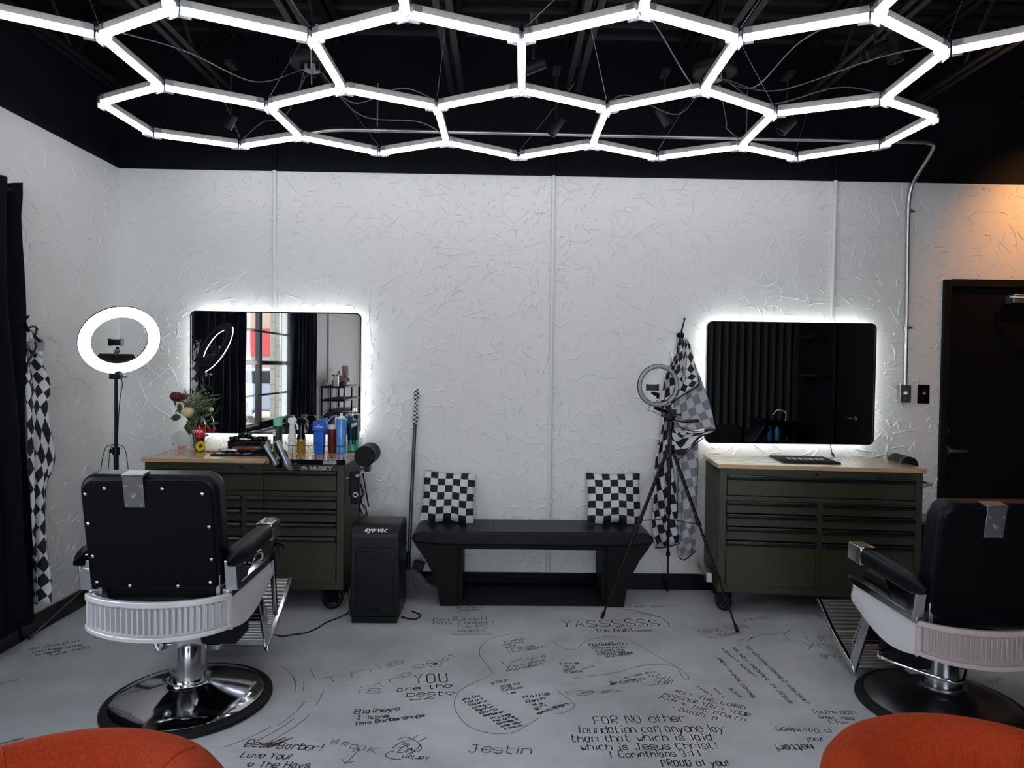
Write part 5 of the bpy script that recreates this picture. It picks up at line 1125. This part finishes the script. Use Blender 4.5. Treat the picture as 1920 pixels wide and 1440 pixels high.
clipper('copper brown hair clipper lying on the clipper mat', (-1.53, 4.19, ZW+.031), (0, .0, .1), (M['copper'], M['silver']), .95)
clipper('glossy black hair clipper lying at the right end of the clipper mat', (-1.44, 4.2, ZW+.029), (.2, -.15, .6), (M['gloss'], M['silver']), .9)
clipper('silver trimmer lying at the left end of the clipper mat', (-1.62, 4.16, ZW+.024), (0, 0, 2.9), (M['silver'], M['silver']), .7)
for i, (x, y, rz_) in enumerate(((-1.66, 4.13, .3), (-1.60, 4.12, -.4), (-1.645, 4.21, 1.2), (-1.57, 4.14, .1), (-1.50, 4.12, .5))):
    t = empty('loose_blade', 'loose silver blades scattered on the clipper mat', 'blade', (x, y, ZW+.0095), rz_, 'loose blades on the mat'); mb = MB(); mb.box(-.022, .022, -.012, .012, 0, .004)
    for k in range(12): mb.box(-.021+k*.0037, -.0195+k*.0037, .012, .02, 0, .003)
    mb.build('blade_comb', M['silver'], t)
# hook rack fixed on the worktop front edge with two hanging clippers
HX0, HX1 = at(505, 860, Y=3.955).x, at(648, 860, Y=3.955).x; zr0, zr1 = ZW-.026, ZW+.004
t = empty('clipper_hook_rack', 'black strip with wire clipper hooks along the front edge of the left worktop', 'hook rack', (HX0, 3.962, zr0), -.015); hw = HX1-HX0
mb = MB(); mb.box(0, hw, -.008, -.003, 0, zr1-zr0); mb.build('mount_strip', M['gloss'], t, bev=.001)
for x in (.03, hw-.035): mb = MB(); mb.cyl((x, -.0095, .018), (x, -.007, .018), .004, 10); mb.build('screw', M['copper'], t)
mb = MB(); mb.box(hw-.125, hw-.05, -.0095, -.008, .004, .026); mb.build('maker_plate', M['brushed'], t)
for i in range(5):
    x = .0+hw*(.09+.205*i); mb = MB()
    for s in (-1, 1): mb.tube(bez([(x+s*.036, -.004, .02), (x+s*.036, -.012, .035), (x+s*.034, .006, .085), (x+s*.033, .02, .10)][:1]+[(x+s*.030, -.02, .028), (x+s*.034, -.03, .045), (x+s*.036, -.032, .062)], 5), .0018, 6)
    mb.tube(bez([(x, -.004, .022), (x+.004, -.012, .06), (x+.008, -.014, .11)], 4), .0018, 6); mb.tube(bez([(x-.034, -.022, .135), (x-.028, -.018, .118), (x-.015, -.016, .110), (x+.03, -.016, .110), (x+.040, -.02, .118), (x+.042, -.022, .132)], 4), .0018, 6)
    mb.build('wire_hook', M['gloss'], t)
M['steelblue'] = mat('brushed_light_metal', (.36, .39, .43), .3, .6)
clipper('silver hair clipper hanging head down on the left end of the hook rack', (at(512, 845, Y=3.92).x-.006, 3.915, ZW+.026), (radians(20), radians(60), radians(10)), (M['steelblue'], M['gloss']), .92, [(-.08, 0, 0), (-.1, 0, .0), (-.08, -.02, -.04)])
clipper('larger chrome hair clipper hanging second from left on the hook rack', (at(531, 840, Y=3.91).x, 3.91, ZW+.035), (radians(10), radians(66), radians(8)), (M['steelblue'], M['silver']), 1.08)
clp = t; cx = at(496, 870, Y=3.955).x; mb = MB(); mb.tube(bez([(.02, -.01, .48), (.002, -.012, .45), (0, -.014, .3), (.002, -.012, .1), (-.002, -.012, -.1)], 6), .0024, 6); cd = mb.build('hanging_cord', M['plastic'], clp); from mathutils import Euler; mw = Matrix.LocRotScale(clp.location, clp.rotation_euler, clp.scale); cd.matrix_parent_inverse = mw.inverted() @ Matrix.Translation((cx, 3.955, .4))
# ---- bottles in the row
def simple(nm, lab, cat, px, Yc, parts, grp=None, rz=0):
    t = thg(nm, lab, cat, px, Yc, rz=rz)
    for pn, prof, mt, n in parts:
        mb = MB(); mb.lathe(prof, n=n); mb.build(pn, mt, t)
    return t
M['green'] = mat('green_talc_tin', (.01, .35, .05), .35); M['darkgreen'] = mat('dark_green_label', (.01, .04, .03), .4); M['mint'] = mat('mint_cap', (.2, .6, .4), .35)
Yb = 4.25; h = htop(784, 521, Yb)
t = simple('talc_bottle', 'green powder bottle with a black label behind the hanging clippers', 'bottle', 521, Yb, [('bottle_base', [(0, 0), (.026, 0), (.027, .005), (.027, h*.35)], M['green'], 24), ('black_label', [(.0272, h*.35), (.0272, h*.78)], M['darkgreen'], 24), ('mint_cap', [(.0272, h*.78), (.0275, h*.98), (.025, h), (0, h)], M['mint'], 24)])
mb = MB()
for i in range(3): mb.box(-.02, -.004, -.0292, -.027, h*(.5+.07*i), h*(.55+.07*i))
mb.build('label_blocks', M['white'], t)
M['milk'] = mat('translucent_white', (.75, .78, .77), .3); M['amber'] = mat('amber_liquid', (.32, .2, .01), .1, coat=.5)
def sprayer(lab, px, Yc, py, head, body, solid):
    h = htop(py, px, Yc); t = thg('spray_bottle', lab, 'spray bottle', px, Yc)
    if solid: pr = [(0, 0), (.024, 0), (.026, .004), (.026, h*.38), (.0255, h*.40)]
    else: pr = [(0, 0), (.022, 0), (.024, .004), (.024, h*.34), (.02, h*.38)]
    mb = MB(); mb.lathe(pr, n=24); mb.build('liquid_bottle', body, t)
    mb = MB(); mb.lathe([(.0265, h*.40), (.025, h*.47), (.019, h*.62), (.016, h*.78), (.017, h*.86)], n=24); mb.build('shroud', head, t)
    mb = MB(); mb.prism([(-.022, h*.84), (-.026, h*.94), (-.02, h), (.018, h), (.027, h*.96), (.024, h*.86), (.01, h*.84)], -.012, .012); mb.build('spray_head', head, t, bev=.006, seg=3)
    mb = MB(); mb.tube(bez([(.018, 0, h*.86), (.03, 0, h*.78), (.034, 0, h*.66)], 5), [.006]*10+[.004], 8); mb.build('trigger', head, t)
    return t
s1 = sprayer('white spray bottle left of the black and amber one', 548, 4.24, 783, M['white'], M['milk'], False)
mb = MB(); mb.box(.004, .026, -.032, -.031, .128, .152); mb.build('hang_tag', M['white'], s1)
sprayer('black spray bottle half full of amber liquid', 565, 4.26, 783, M['gloss'], M['amber'], True)
M['blue'] = mat('blue_plastic', (.012, .12, .62), .35)
h = htop(784, 601, 4.25); t = thg('clipper_cleaner', 'bright blue clipper cleaning jar with a slanted top', 'cleaning jar', 600, 4.25); mb = MB(); mb.prism([(-.030, 0), (.026, 0), (.030, h*.66), (-.034, h*.66)], -.028, .028); mb.build('jar', M['blue'], t, bev=.006, seg=3)
mb = MB(); mb.prism([(-.039, h*.64), (.038, h*.64), (.039, h), (.02, h*.995), (-.037, h*.9)], -.034, .034); hd = mb.build('slanted_top', M['blue'], t, bev=.005, seg=3)
mb = MB()
for k in range(6): mb.box(.0+k*.0055-.004, .002+k*.0055-.004, -.0352, -.034, h*.87, h*.92); mb.box(-.018+k*.0065, -.0155+k*.0065, -.0295, -.028, h*.08, h*.16)
for k in range(5): mb.box(-.012+k*.006, -.009+k*.006, -.0295, -.028, h*.30, h*.305+.004)
mb.build('vent_slots', mat('dark_blue_slot', (.004, .03, .2), .5), t)
mb = MB()
for k in range(9): mb.box(-.022+k*.0052, -.0185+k*.0052, -.0352, -.0342, h*.755, h*.785)
for k in range(6): mb.box(-.013+k*.005, -.0098+k*.005, -.0352, -.0342, h*.725, h*.74)
mb.box(-.002, .004, -.0352, -.0342, h*.80, h*.83); mb.build('printed_mark', M['white'], t)
M['maroon'] = mat('maroon_plastic', (.13, .012, .012), .3)
h = htop(797, 623, 4.30); t = thg('storage_jar', 'maroon jar with a white lid between the blue cleaner and the blue spray can', 'jar', 623, 4.31); mb = MB(); mb.lathe([(0, 0), (.026, 0), (.027, .005), (.029, h*.86)], n=24); mb.build('jar_body', M['maroon'], t)
mb = MB(); mb.lathe([(.030, h*.86), (.031, h*.9), (.028, h), (0, h)], n=24); mb.build('lid', M['white'], t)
mb = MB(); mb.tube(bez([(-.03, 0, h*.92), (-.026, .0, h*1.12), (-.004, 0, h*1.28), (.01, 0, h*1.3)], 6), .0022, 6); mb.build('wire_bail', M['milk'], t)
M['skyblue'] = mat('sky_blue_can', (.08, .30, .72), .3, .2)
h = htop(775, 640, 4.27); t = thg('aerosol_can', 'sky blue aerosol can with fine lettering at the right of the row', 'aerosol can', 640, 4.27); mb = MB(); mb.lathe([(0, 0), (.030, 0), (.031, .004), (.031, h*.84), (.028, h*.87)], n=28); mb.build('can_body', M['skyblue'], t)
mb = MB(); mb.lathe([(.028, h*.87), (.016, h*.93), (.009, h*.935), (.008, h), (.005, h+.002), (0, h+.002)], n=24); mb.build('spray_cap', M['white'], t); mb = MB()
for i in range(18):
    z = h*(.06+.042*i); x = -.024
    while x < .024:
        l = random.uniform(.003, .012); x2 = min(.025, x+l); y0 = -sqrt(.0316**2-x*x); y1 = -sqrt(.0316**2-x2*x2); mb.add([(x, y0, z), (x2, y1, z), (x2, y1, z+.0013), (x, y0, z+.0013)], [(0, 1, 2, 3)]); x += l+.002
mb.build('printed_lines', mat('pale_print', (.6, .7, .8), .4), t)
M['teal'] = mat('teal_disinfectant', (.01, .12, .11), .05, coat=.6, trans=.35); M['tealpale'] = mat('pale_mint_liquid', (.12, .5, .36), .1, coat=.5)
h = htop(772, 662, 4.36); t = thg('disinfectant_jar', 'tall glass disinfectant jar of dark teal liquid at the end of the row', 'disinfectant jar', 662, 4.365)
mb = MB(); mb.lathe([(0, .008), (.038, .008), (.038, h*.3)], n=32); mb.build('mint_base_liquid', M['tealpale'], t)
mb = MB(); mb.lathe([(.038, h*.3), (.038, h*.80), (0, h*.80)], n=32); mb.build('teal_liquid', M['teal'], t)
mb = MB(); mb.lathe([(0, 0), (.043, 0), (.044, .006), (.042, .01), (.042, h*.92), (.044, h*.93), (.041, h*.93), (.0395, h*.9), (.0395, .01), (0, .01)], n=32); mb.build('glass_jar', M['glass'], t)
mb = MB(); mb.lathe([(.046, h*.925), (.046, h*.945), (.03, h*.955), (.006, h*.96), (.006, h*.985), (.014, h*.99), (.014, h*1.0), (0, h*1.0)], n=28); mb.build('steel_lid', M['silver'], t)
mb = MB()
for x in (-.012, .004, .014): mb.box(x-.004, x+.004, -.0384, -.036, .05, h*.7, Matrix.Rotation(x*6, 4, 'Y'))
mb.build('combs', M['gloss'], t)
mb = MB()
for k in range(5): mb.box(.0+k*.0065, .0045+k*.0065, -.0435, -.0415+k*.003, h*(.62+.012*k), h*(.70+.012*k))
mb.build('printed_mark', M['milk'], t)
# roll holders on the right end of both chests
def roll(lab, chestX, chestY, ra, lx, r, zc, y0, y1):
    t = empty('neck_strip_roll', lab, 'roll', (chestX+lx*cos(ra), chestY+lx*sin(ra), zc), ra); mb = MB(); q = Matrix.Rotation(-pi/2, 3, 'X')
    mb.lathe([(0, y0), (r-.006, y0), (r, y0+.006), (r, y1-.006), (r-.006, y1), (0, y1)], (0, 0, 0), q, 32); mb.build('cylinder_body', M['matte'], t)
    mb = MB(); mb.lathe([(r+.0004, y0+.03), (r+.0008, y0+.03), (r+.0008, y0+.034), (r+.0004, y0+.034)], (0, 0, 0), q, 32); mb.build('end_band', M['grey'], t); 
    mb = MB(); mb.box(-.015, .015, (y0+y1)/2-.03, (y0+y1)/2+.03, -r-.04, -r+.005); mb.build('bracket', M['plastic'], t); return t
roll('black cylinder holder on the right end of the left tool chest', LX, LY, 0, 1.165+.10, .06, .905, .0, .2)
roll('black cylinder holder on the right end of the right tool chest', RX, RY, RA, 1.15-.03+.05, .05, .875, .22, .42)
t = empty('hanging_holster', 'black holster with a steel ring on the right side of the left tool chest', 'holster', (LX+1.165+.035, LY+.05, .55)); mb = MB(); mb.box(-.028, .028, -.03, .03, .12, .26); mb.box(-.02, .02, -.02, .02, .07, .13); mb.build('holster_body', M['rubber'], t, bev=.01, seg=3)
mb = MB(); mb.lathe([(.009, -.003), (.016, -.003), (.016, .003), (.009, .003), (.009, -.003)], (.012, -.035, .13), Matrix.Rotation(pi/2, 3, 'X'), 20); mb.build('steel_ring', M['silver'], t)
t = empty('thin_rod', 'thin black rod hanging at an angle behind the left tool chest end', 'rod', (LX+1.165+.055, LY+.18, .55)); mb = MB(); mb.tube([(0, 0, .24), (.04, -.01, .03)], .0045, 8); mb.build('rod_body', M['matte'], t)
def cables(lab, x, y, z0, z1, n, mt, sp, rnd):
    t = empty('cable_bundle', lab, 'cables', (x, y, z0)); rd = random.Random(rnd)
    for i in range(n):
        mb = MB(); pts = [(rd.uniform(-.01, .01), rd.uniform(0, .04), z1-z0)]
        for k in range(1, 6): pts.append((rd.uniform(-sp, sp)*(1.0 if k % 2 else .6)+.012*k*.5, rd.uniform(0, .08), (z1-z0)*(1-k/6)+rd.uniform(-.02, .02)))
        pts.append((rd.uniform(-.02, .03), rd.uniform(0, .1), rd.uniform(0, .06))); mb.tube(bez(pts, 7), .0024, 6); mb.build('cable', mt, t)
cables('black cables dangling down the right side of the left tool chest', LX+1.165+.045, LY+.12, .40, .72, 7, M['plastic'], .03, 3)
c9 = RT(1.15+.02, .1); cables('white cables dangling down the right side of the right tool chest', c9[0]-.0, c9[1], .38, .78, 4, M['white'], .03, 8)
t = empty('cable_clip', 'black round plug on the right side of the right tool chest', 'plug', (c9[0]+.02, c9[1]+.03, .74)); mb = MB(); mb.sph((0, 0, 0), .022, (1, 1, 1)); mb.box(-.01, .03, -.01, .01, -.012, .012); mb.build('plug_body', M['plastic'], t)
t = empty('outlet_tray', 'low black shelf with white cables between the right chest and the door', 'shelf', (2.62, 4.28, .0)); mb = MB(); mb.box(-.12, .15, -.1, .12, .0, .5); mb.build('cabinet_box', M['matte'], t, bev=.004); mb = MB(); mb.box(-.13, .16, -.11, .13, .5, .52); mb.build('top', M['darkmetal'], t, bev=.003)
a = at(1560, 838, Y=W-.02); t = empty('mirror_cord', 'short black cord hanging under the right mirror', 'cord', (a.x, W-.012, a.z)); mb = MB(); mb.tube(bez([(-.012, 0, .03), (-.002, 0, -.01), (.006, -.004, -.05), (.01, -.01, -.06), (-.006, -.01, -.045)], 5), .0024, 6); mb.tube([(.006, -.006, -.04), (.013, -.008, -.062)], .006, 8); mb.build('cord_run', M['plastic'], t)
# ================================================================== THINGS SEEN ONLY IN THE MIRRORS
# wall organiser shelf on the left wall near the rear
sy0, sy1 = -2.35, -1.35
t = empty('storage_cart', 'black shelf unit against the left wall seen in the left mirror', 'shelf unit', (XL+.01, -1.1, 0))
mb = MB()
for z in (.95, 1.13, .6): mb.box(0, .32, -.52, .5, z-.012, z+.012)
for y in (-.5, -.0, .48):
    for x in (.01, .31): mb.box(x-.01, x+.01, y-.01, y+.01, 0, 1.14)
mb.build('frame', M['matte'], t)
mb = MB()
for k in range(3):
    for j in range(2): mb.box(.04, .3, -.42+k*.14, -.31+k*.14, .615+j*.11, .70+j*.11)
mb.build('clear_bin', M['grey'], t, bev=.004)
t = empty('tumbler', 'tall pale insulated tumbler with a side handle on the rear shelf unit', 'tumbler', (XL+.18, -1.32, 1.142)); mb = MB(); mb.lathe([(0, 0), (.036, 0), (.037, .11), (.05, .13), (.052, .28), (0, .285)], n=24); mb.build('cup_body', mat('pale_mauve_steel', (.5, .43, .42), .4), t)
mb = MB(); mb.tube(bez([(.0, -.05, .25), (0, -.10, .24), (0, -.10, .16), (0, -.05, .15)], 5), .009, 8); mb.build('cup_handle', bpy.data.materials['pale_mauve_steel'], t)
t = empty('dried_flower_basket', 'basket of dried flowers beside the tumbler on the rear shelf unit', 'basket', (XL+.17, -.95, 1.142)); mb = MB(); rd = random.Random(2)
for i in range(60): mb.sph((rd.gauss(0, .05), rd.gauss(0, .1), abs(rd.gauss(.06, .05))+.01), rd.uniform(.01, .025), (1, 1, 1), 6, 5)
tag(mb.build('dried_blossom', mat('dusty_brown_blossom', (.3, .2, .16), .8), t), None, None, None, 'stuff'); mb = MB(); mb.lathe([(0, 0), (.08, 0), (.1, .06), (0, .06)], n=16); mb.build('basket_body', M['brown'], t)
t = empty('photo_cube', 'small white picture block at the end of the rear shelf unit', 'picture block', (XL+.2, -.66, 1.142)); mb = MB(); mb.box(-.03, .03, -.03, .03, 0, .14); mb.build('block', M['white'], t); mb = MB(); mb.box(.03, .032, -.02, .02, .06, .1); mb.build('dark_patch', M['gloss'], t)
p = empty('wall_conduit', 'painted conduit on the left wall above the rear shelf unit', 'pipe', (XL+.012, -2.55+.9, 1.2)); p.location.y = -1.0; mb = MB(); mb.cyl((0, 0, 0), (0, 0, ZT-1.2), .012, 10); mb.build('conduit_tube', M['pipe'], p)
# shelves on the black right wall, shampoo basin
for (z, y, lab) in ((1.86, .12, 'upper black floating shelf on the right wall seen in the right mirror'), (1.38, .15, 'lower black floating shelf on the right wall seen in the right mirror')):
    t = empty('floating_shelf', lab, 'shelf', (XR, y, z)); mb = MB(); mb.box(-.2, 0, -.3, .3, -.012, .012); mb.build('board', M['steel_black'], t); mb = MB()
    for s in (-.22, .22): mb.prism([(-.19, -.012), (0, -.012), (0, -.1)], s-.008, s+.008, 'y')
    mb.build('bracket', M['steel_black'], t)
t = empty('trim_post', 'grey metal corner post beside the black pleated curtain', 'post', (XR-.03, -.50, 0)); mb = MB(); mb.box(-.025, .025, -.02, .02, 0, ZT); mb.build('post', M['darkmetal'], t)
t = empty('shampoo_basin', 'black shampoo basin on a stand seen in the right mirror', 'basin', (3.55, -.15, 0)); mb = MB(); mb.prism([(-.28, .82), (.26, .78), (.24, .70), (.12, .60), (-.06, .60), (-.2, .72)], -.2, .22); mb.build('bowl', M['gloss'], t, bev=.02); mb = MB(); mb.box(-.06, .12, -.05, .1, 0, .6); mb.build('pedestal', M['gloss'], t, bev=.01)
mb = MB(); mb.tube(bez([(.1, .12, .78), (.1, .12, .9), (.02, .05, .92), (-.02, .02, .86)], 5), .01, 8); mb.build('tap', M['silver'], t)
t = empty('shampoo_chair', 'low black reclining shampoo chair beside the basin', 'chair', (2.95, -.0, 0)); mb = MB(); mb.box(-.25, .20, -.25, .25, .3, .42); mb.prism([(.12, .42), (.22, .42), (.42, .72), (.34, .76)], -.22, .22); mb.build('padded_seat', M['vinyl'], t, bev=.02, seg=3); mb = MB(); mb.lathe([(0, 0), (.25, 0), (.25, .02), (.04, .04), (.04, .3), (0, .3)], n=24); mb.build('base', M['darkmetal'], t)
for x in (3.37, 3.47):
    t = empty('shampoo_bottle', 'blue shampoo bottles beside the basin, seen in the right mirror', 'bottle', (x, .16, .0), 0, 'blue bottles by the basin'); t.location.z = .56; mb = MB(); mb.lathe([(0, 0), (.034, 0), (.036, .01), (.036, .13), (.02, .155)], n=20); mb.build('bottle_body', mat('cyan_bottle', (.03, .22, .45), .35), t); mb = MB(); mb.lathe([(.02, .155), (.018, .175), (.0, .178)], n=16); mb.build('cap', M['amber'], t)
t = empty('side_table', 'small black table carrying the blue shampoo bottles', 'table', (3.42, .16, 0)); mb = MB(); mb.box(-.12, .16, -.1, .1, .535, .56); mb.box(-.02, .02, -.02, .02, .02, .54); mb.box(-.12, .12, -.08, .08, 0, .02); mb.build('table_body', M['matte'], t)
# ================================================================== OUTSIDE THE WINDOW
mb = MB(); mb.box(-60, XL-.22, -60, 40, -.25, -.12); t = tag(mb.build('ground', mat('sandy_paving', (.34, .29, .23), .9, var=.12, vscale=3)), None, None, None, 'structure')
def brick():
    m = mat('painted_brick', (.5, .48, .42), .8); nt, b = nodes(m); tc = nt.nodes.new('ShaderNodeTexCoord'); mp = nt.nodes.new('ShaderNodeMapping'); mp.inputs['Rotation'].default_value = (pi/2, 0, pi/2)
    br = nt.nodes.new('ShaderNodeTexBrick'); br.inputs['Scale'].default_value = 1; br.inputs['Brick Width'].default_value = .21; br.inputs['Row Height'].default_value = .075; br.inputs['Mortar Size'].default_value = .006
    br.inputs['Color1'].default_value = (.33, .31, .27, 1); br.inputs['Color2'].default_value = (.28, .27, .23, 1); br.inputs['Mortar'].default_value = (.19, .18, .15, 1)
    nt.links.new(tc.outputs['Object'], mp.inputs[0]); nt.links.new(mp.outputs[0], br.inputs['Vector']); nt.links.new(br.outputs['Color'], b.inputs['Base Color']); return m
mb = MB(); mb.box(-3.15, -2.66, -1.8, -.74, -.12, 3.4); o = mb.build('brick_pier', brick(), bev=.01); tag(o, 'cream painted brick pier just outside the window, seen in the left mirror', 'pier')
t = empty('far_building', 'pale pink building with a red band across the street, seen in the left mirror', 'building', (-14, -26, -.12)); mb = MB(); mb.box(-14, 6, -4, 4, 0, 9); mb.build('facade', mat('pale_pink_stucco', (.36, .25, .2), .9, var=.05), t); mb = MB(); mb.box(-14.1, 6.1, -.1, 4.12, 1.95, 3.1); mb.build('red_band', mat('faded_red_band', (.4, .05, .05), .7), t)
t = empty('parked_car', 'pale blue grey car parked outside, seen in the left mirror', 'car', (-6.2, -10.4, -.12), radians(10)); CM = mat('pale_blue_car_paint', (.22, .27, .32), .25, .3, coat=.6)
mb = MB(); mb.prism([(-2.2, .3), (-2.15, .75), (-1.9, .95), (-1.2, 1.02), (-.6, 1.42), (.7, 1.45), (1.4, 1.05), (2.0, .92), (2.2, .7), (2.2, .3)], -.85, .85); mb.build('car_body', CM, t, bev=.08, seg=3)
mb = MB(); mb.prism([(-1.05, 1.02), (-.55, 1.36), (.62, 1.38), (1.2, 1.05)], -.87, .87); mb.build('window_glass', M['gloss'], t, bev=.02)
for x in (-1.4, 1.4):
    for y in (-.82, .82):
        mb = MB(); mb.lathe([(.2, -.1), (.3, -.1), (.34, -.08), (.34, .08), (.3, .1), (.2, .1)], (x, y, .34), Matrix.Rotation(pi/2, 3, 'X'), 28); w_ = mb.build('wheel', M['rubber'], t); mb = MB()
        for k in range(8): a = k*pi/4; mb.tube([(x, y-.09, .34), (x+.22*cos(a), y-.09, .34+.22*sin(a))], .02, 6)
        mb.lathe([(.2, -.1), (.23, -.1), (.23, .1), (.2, .1), (.2, -.1)], (x, y, .34), Matrix.Rotation(pi/2, 3, 'X'), 24); mb.build('wheel_rim', M['silver'], w_)
t = empty('bare_tree', 'bare leafless tree outside the window, seen in the left mirror', 'tree', (-5.6, -5.6, -.12)); mb = MB(); rd = random.Random(5)
def branch(p, d, L, r, dep):
    pts = [p]; q = Vector(p)
    for i in range(5): d = (d+Vector((rd.gauss(0, .14), rd.gauss(0, .14), rd.gauss(.03, .08)))).normalized(); q = q+d*L/5; pts.append(q.copy())
    mb.tube(pts, [r*(1-.1*i) for i in range(6)], 5, cap=False)
    if dep:
        for k in range(3): branch(pts[rd.choice((2, 3, 4, 5))], (d+Vector((rd.gauss(0, .7), rd.gauss(0, .7), rd.gauss(0, .5)))).normalized(), L*.7, r*.5, dep-1)
branch(Vector((0, 0, 0)), Vector((0, 0, 1)), 2.0, .1, 4)
mb.build('trunk_and_branches', mat('grey_bark', (.14, .11, .09), .9), t)
t = empty('leaning_brace', 'grey timber brace leaning across outside the window, seen in the left mirror', 'timber brace', (-3.3, .3, -.12)); mb = MB(); mb.tube([(0, -1.55, .0), (0, .55, 2.1)], .045, 4); mb.build('beam', mat('weathered_grey_timber', (.2, .19, .18), .8), t)
# ================================================================== LIGHT
wd = bpy.data.worlds.new('World'); bpy.context.scene.world = wd; wd.use_nodes = True; nt = wd.node_tree; bg = nt.nodes['Background']
sk = nt.nodes.new('ShaderNodeTexSky'); sk.sky_type = 'HOSEK_WILKIE'; sk.turbidity = 6; sk.sun_direction = Vector((-.4, -.5, .6)).normalized()
mx = nt.nodes.new('ShaderNodeMix'); mx.data_type = 'RGBA'; mx.inputs[0].default_value = .75; mx.inputs[7].default_value = (.85, .9, 1, 1); nt.links.new(sk.outputs[0], mx.inputs[6]); nt.links.new(mx.outputs[2], bg.inputs[0]); bg.inputs[1].default_value = WORLD
def lamp(name, kind, loc, energy, col, **k):
    l = bpy.data.lights.new(name, kind); l.energy = energy; l.color = col
    for a, b in k.items():
        if a not in ('rot',): setattr(l, a, b)
    o = bpy.data.objects.new(name, l); C.objects.link(o); o.location = loc
    if 'rot' in k: o.rotation_euler = k['rot']
    return o
# daylight pouring through the window: portal for the sky
po = lamp('window_portal', 'AREA', (XL-.25, (WY0+WY1)/2, (WZ0+WZ1)/2), 1, (1, 1, 1), shape='RECTANGLE', size=WZ1-WZ0, size_y=WY1-WY0, rot=(0, -pi/2, 0)); po.data.cycles.is_portal = True
po = lamp('added_window_portal', 'AREA', ((SX0+SX1)/2, YR-.2, (SZ0+SZ1)/2), 1, (1, 1, 1), shape='RECTANGLE', size=SX1-SX0, size_y=SZ1-SZ0, rot=(pi/2, 0, 0)); po.data.cycles.is_portal = True  # sky portal for the added rear window
# warm wall-washer beyond the right edge of the frame
t = empty('track_spotlight', 'black spotlight with a warm beam on the wall beyond the right frame edge', 'spotlight', (3.6, 3.75, 2.95)); mb = MB(); R = Matrix.Rotation(.0, 3, 'X'); d = Vector((.0, .7, -.62)).normalized(); q = d.to_track_quat('Z', 'Y').to_matrix()
mb.lathe([(.02, -.07), (.036, -.06), (.036, .05), (.033, .05), (.03, .03), (0, .03)], (0, 0, 0), q, 20); mb.cyl((0, 0, 0), (0, 0, ZC-2.95), .006, 8); mb.build('lamp_head', M['steel_black'], t)
sp = lamp('warm_spot', 'SPOT', (3.6, 3.80, 2.90), 30, (1, .40, .09), spot_size=radians(100), spot_blend=.9, shadow_soft_size=.03); sp.rotation_euler = d.to_track_quat('-Z', 'Y').to_euler()
# ================================================================== CAMERA
cam = bpy.data.cameras.new('camera'); co = bpy.data.objects.new('camera', cam); C.objects.link(co); cam.sensor_width = 36; cam.lens = FPX/1920*36; cam.clip_start = .05
co.matrix_world = Matrix(((_R.x, _U.x, -_F.x, 0), (_R.y, _U.y, -_F.y, 0), (_R.z, _U.z, -_F.z, HC), (0, 0, 0, 1)))
sc = bpy.context.scene; sc.camera = co
sc.view_settings.view_transform = 'Standard'; sc.view_settings.look = 'None'; sc.view_settings.gamma = 1; sc.view_settings.exposure = EXPO
sc.cycles.max_bounces = 7; sc.cycles.transparent_max_bounces = 12; sc.cycles.use_light_tree = True; sc.cycles.use_denoising = True; sc.cycles.sample_clamp_indirect = 6; sc.cycles.caustics_reflective = False; sc.cycles.caustics_refractive = False
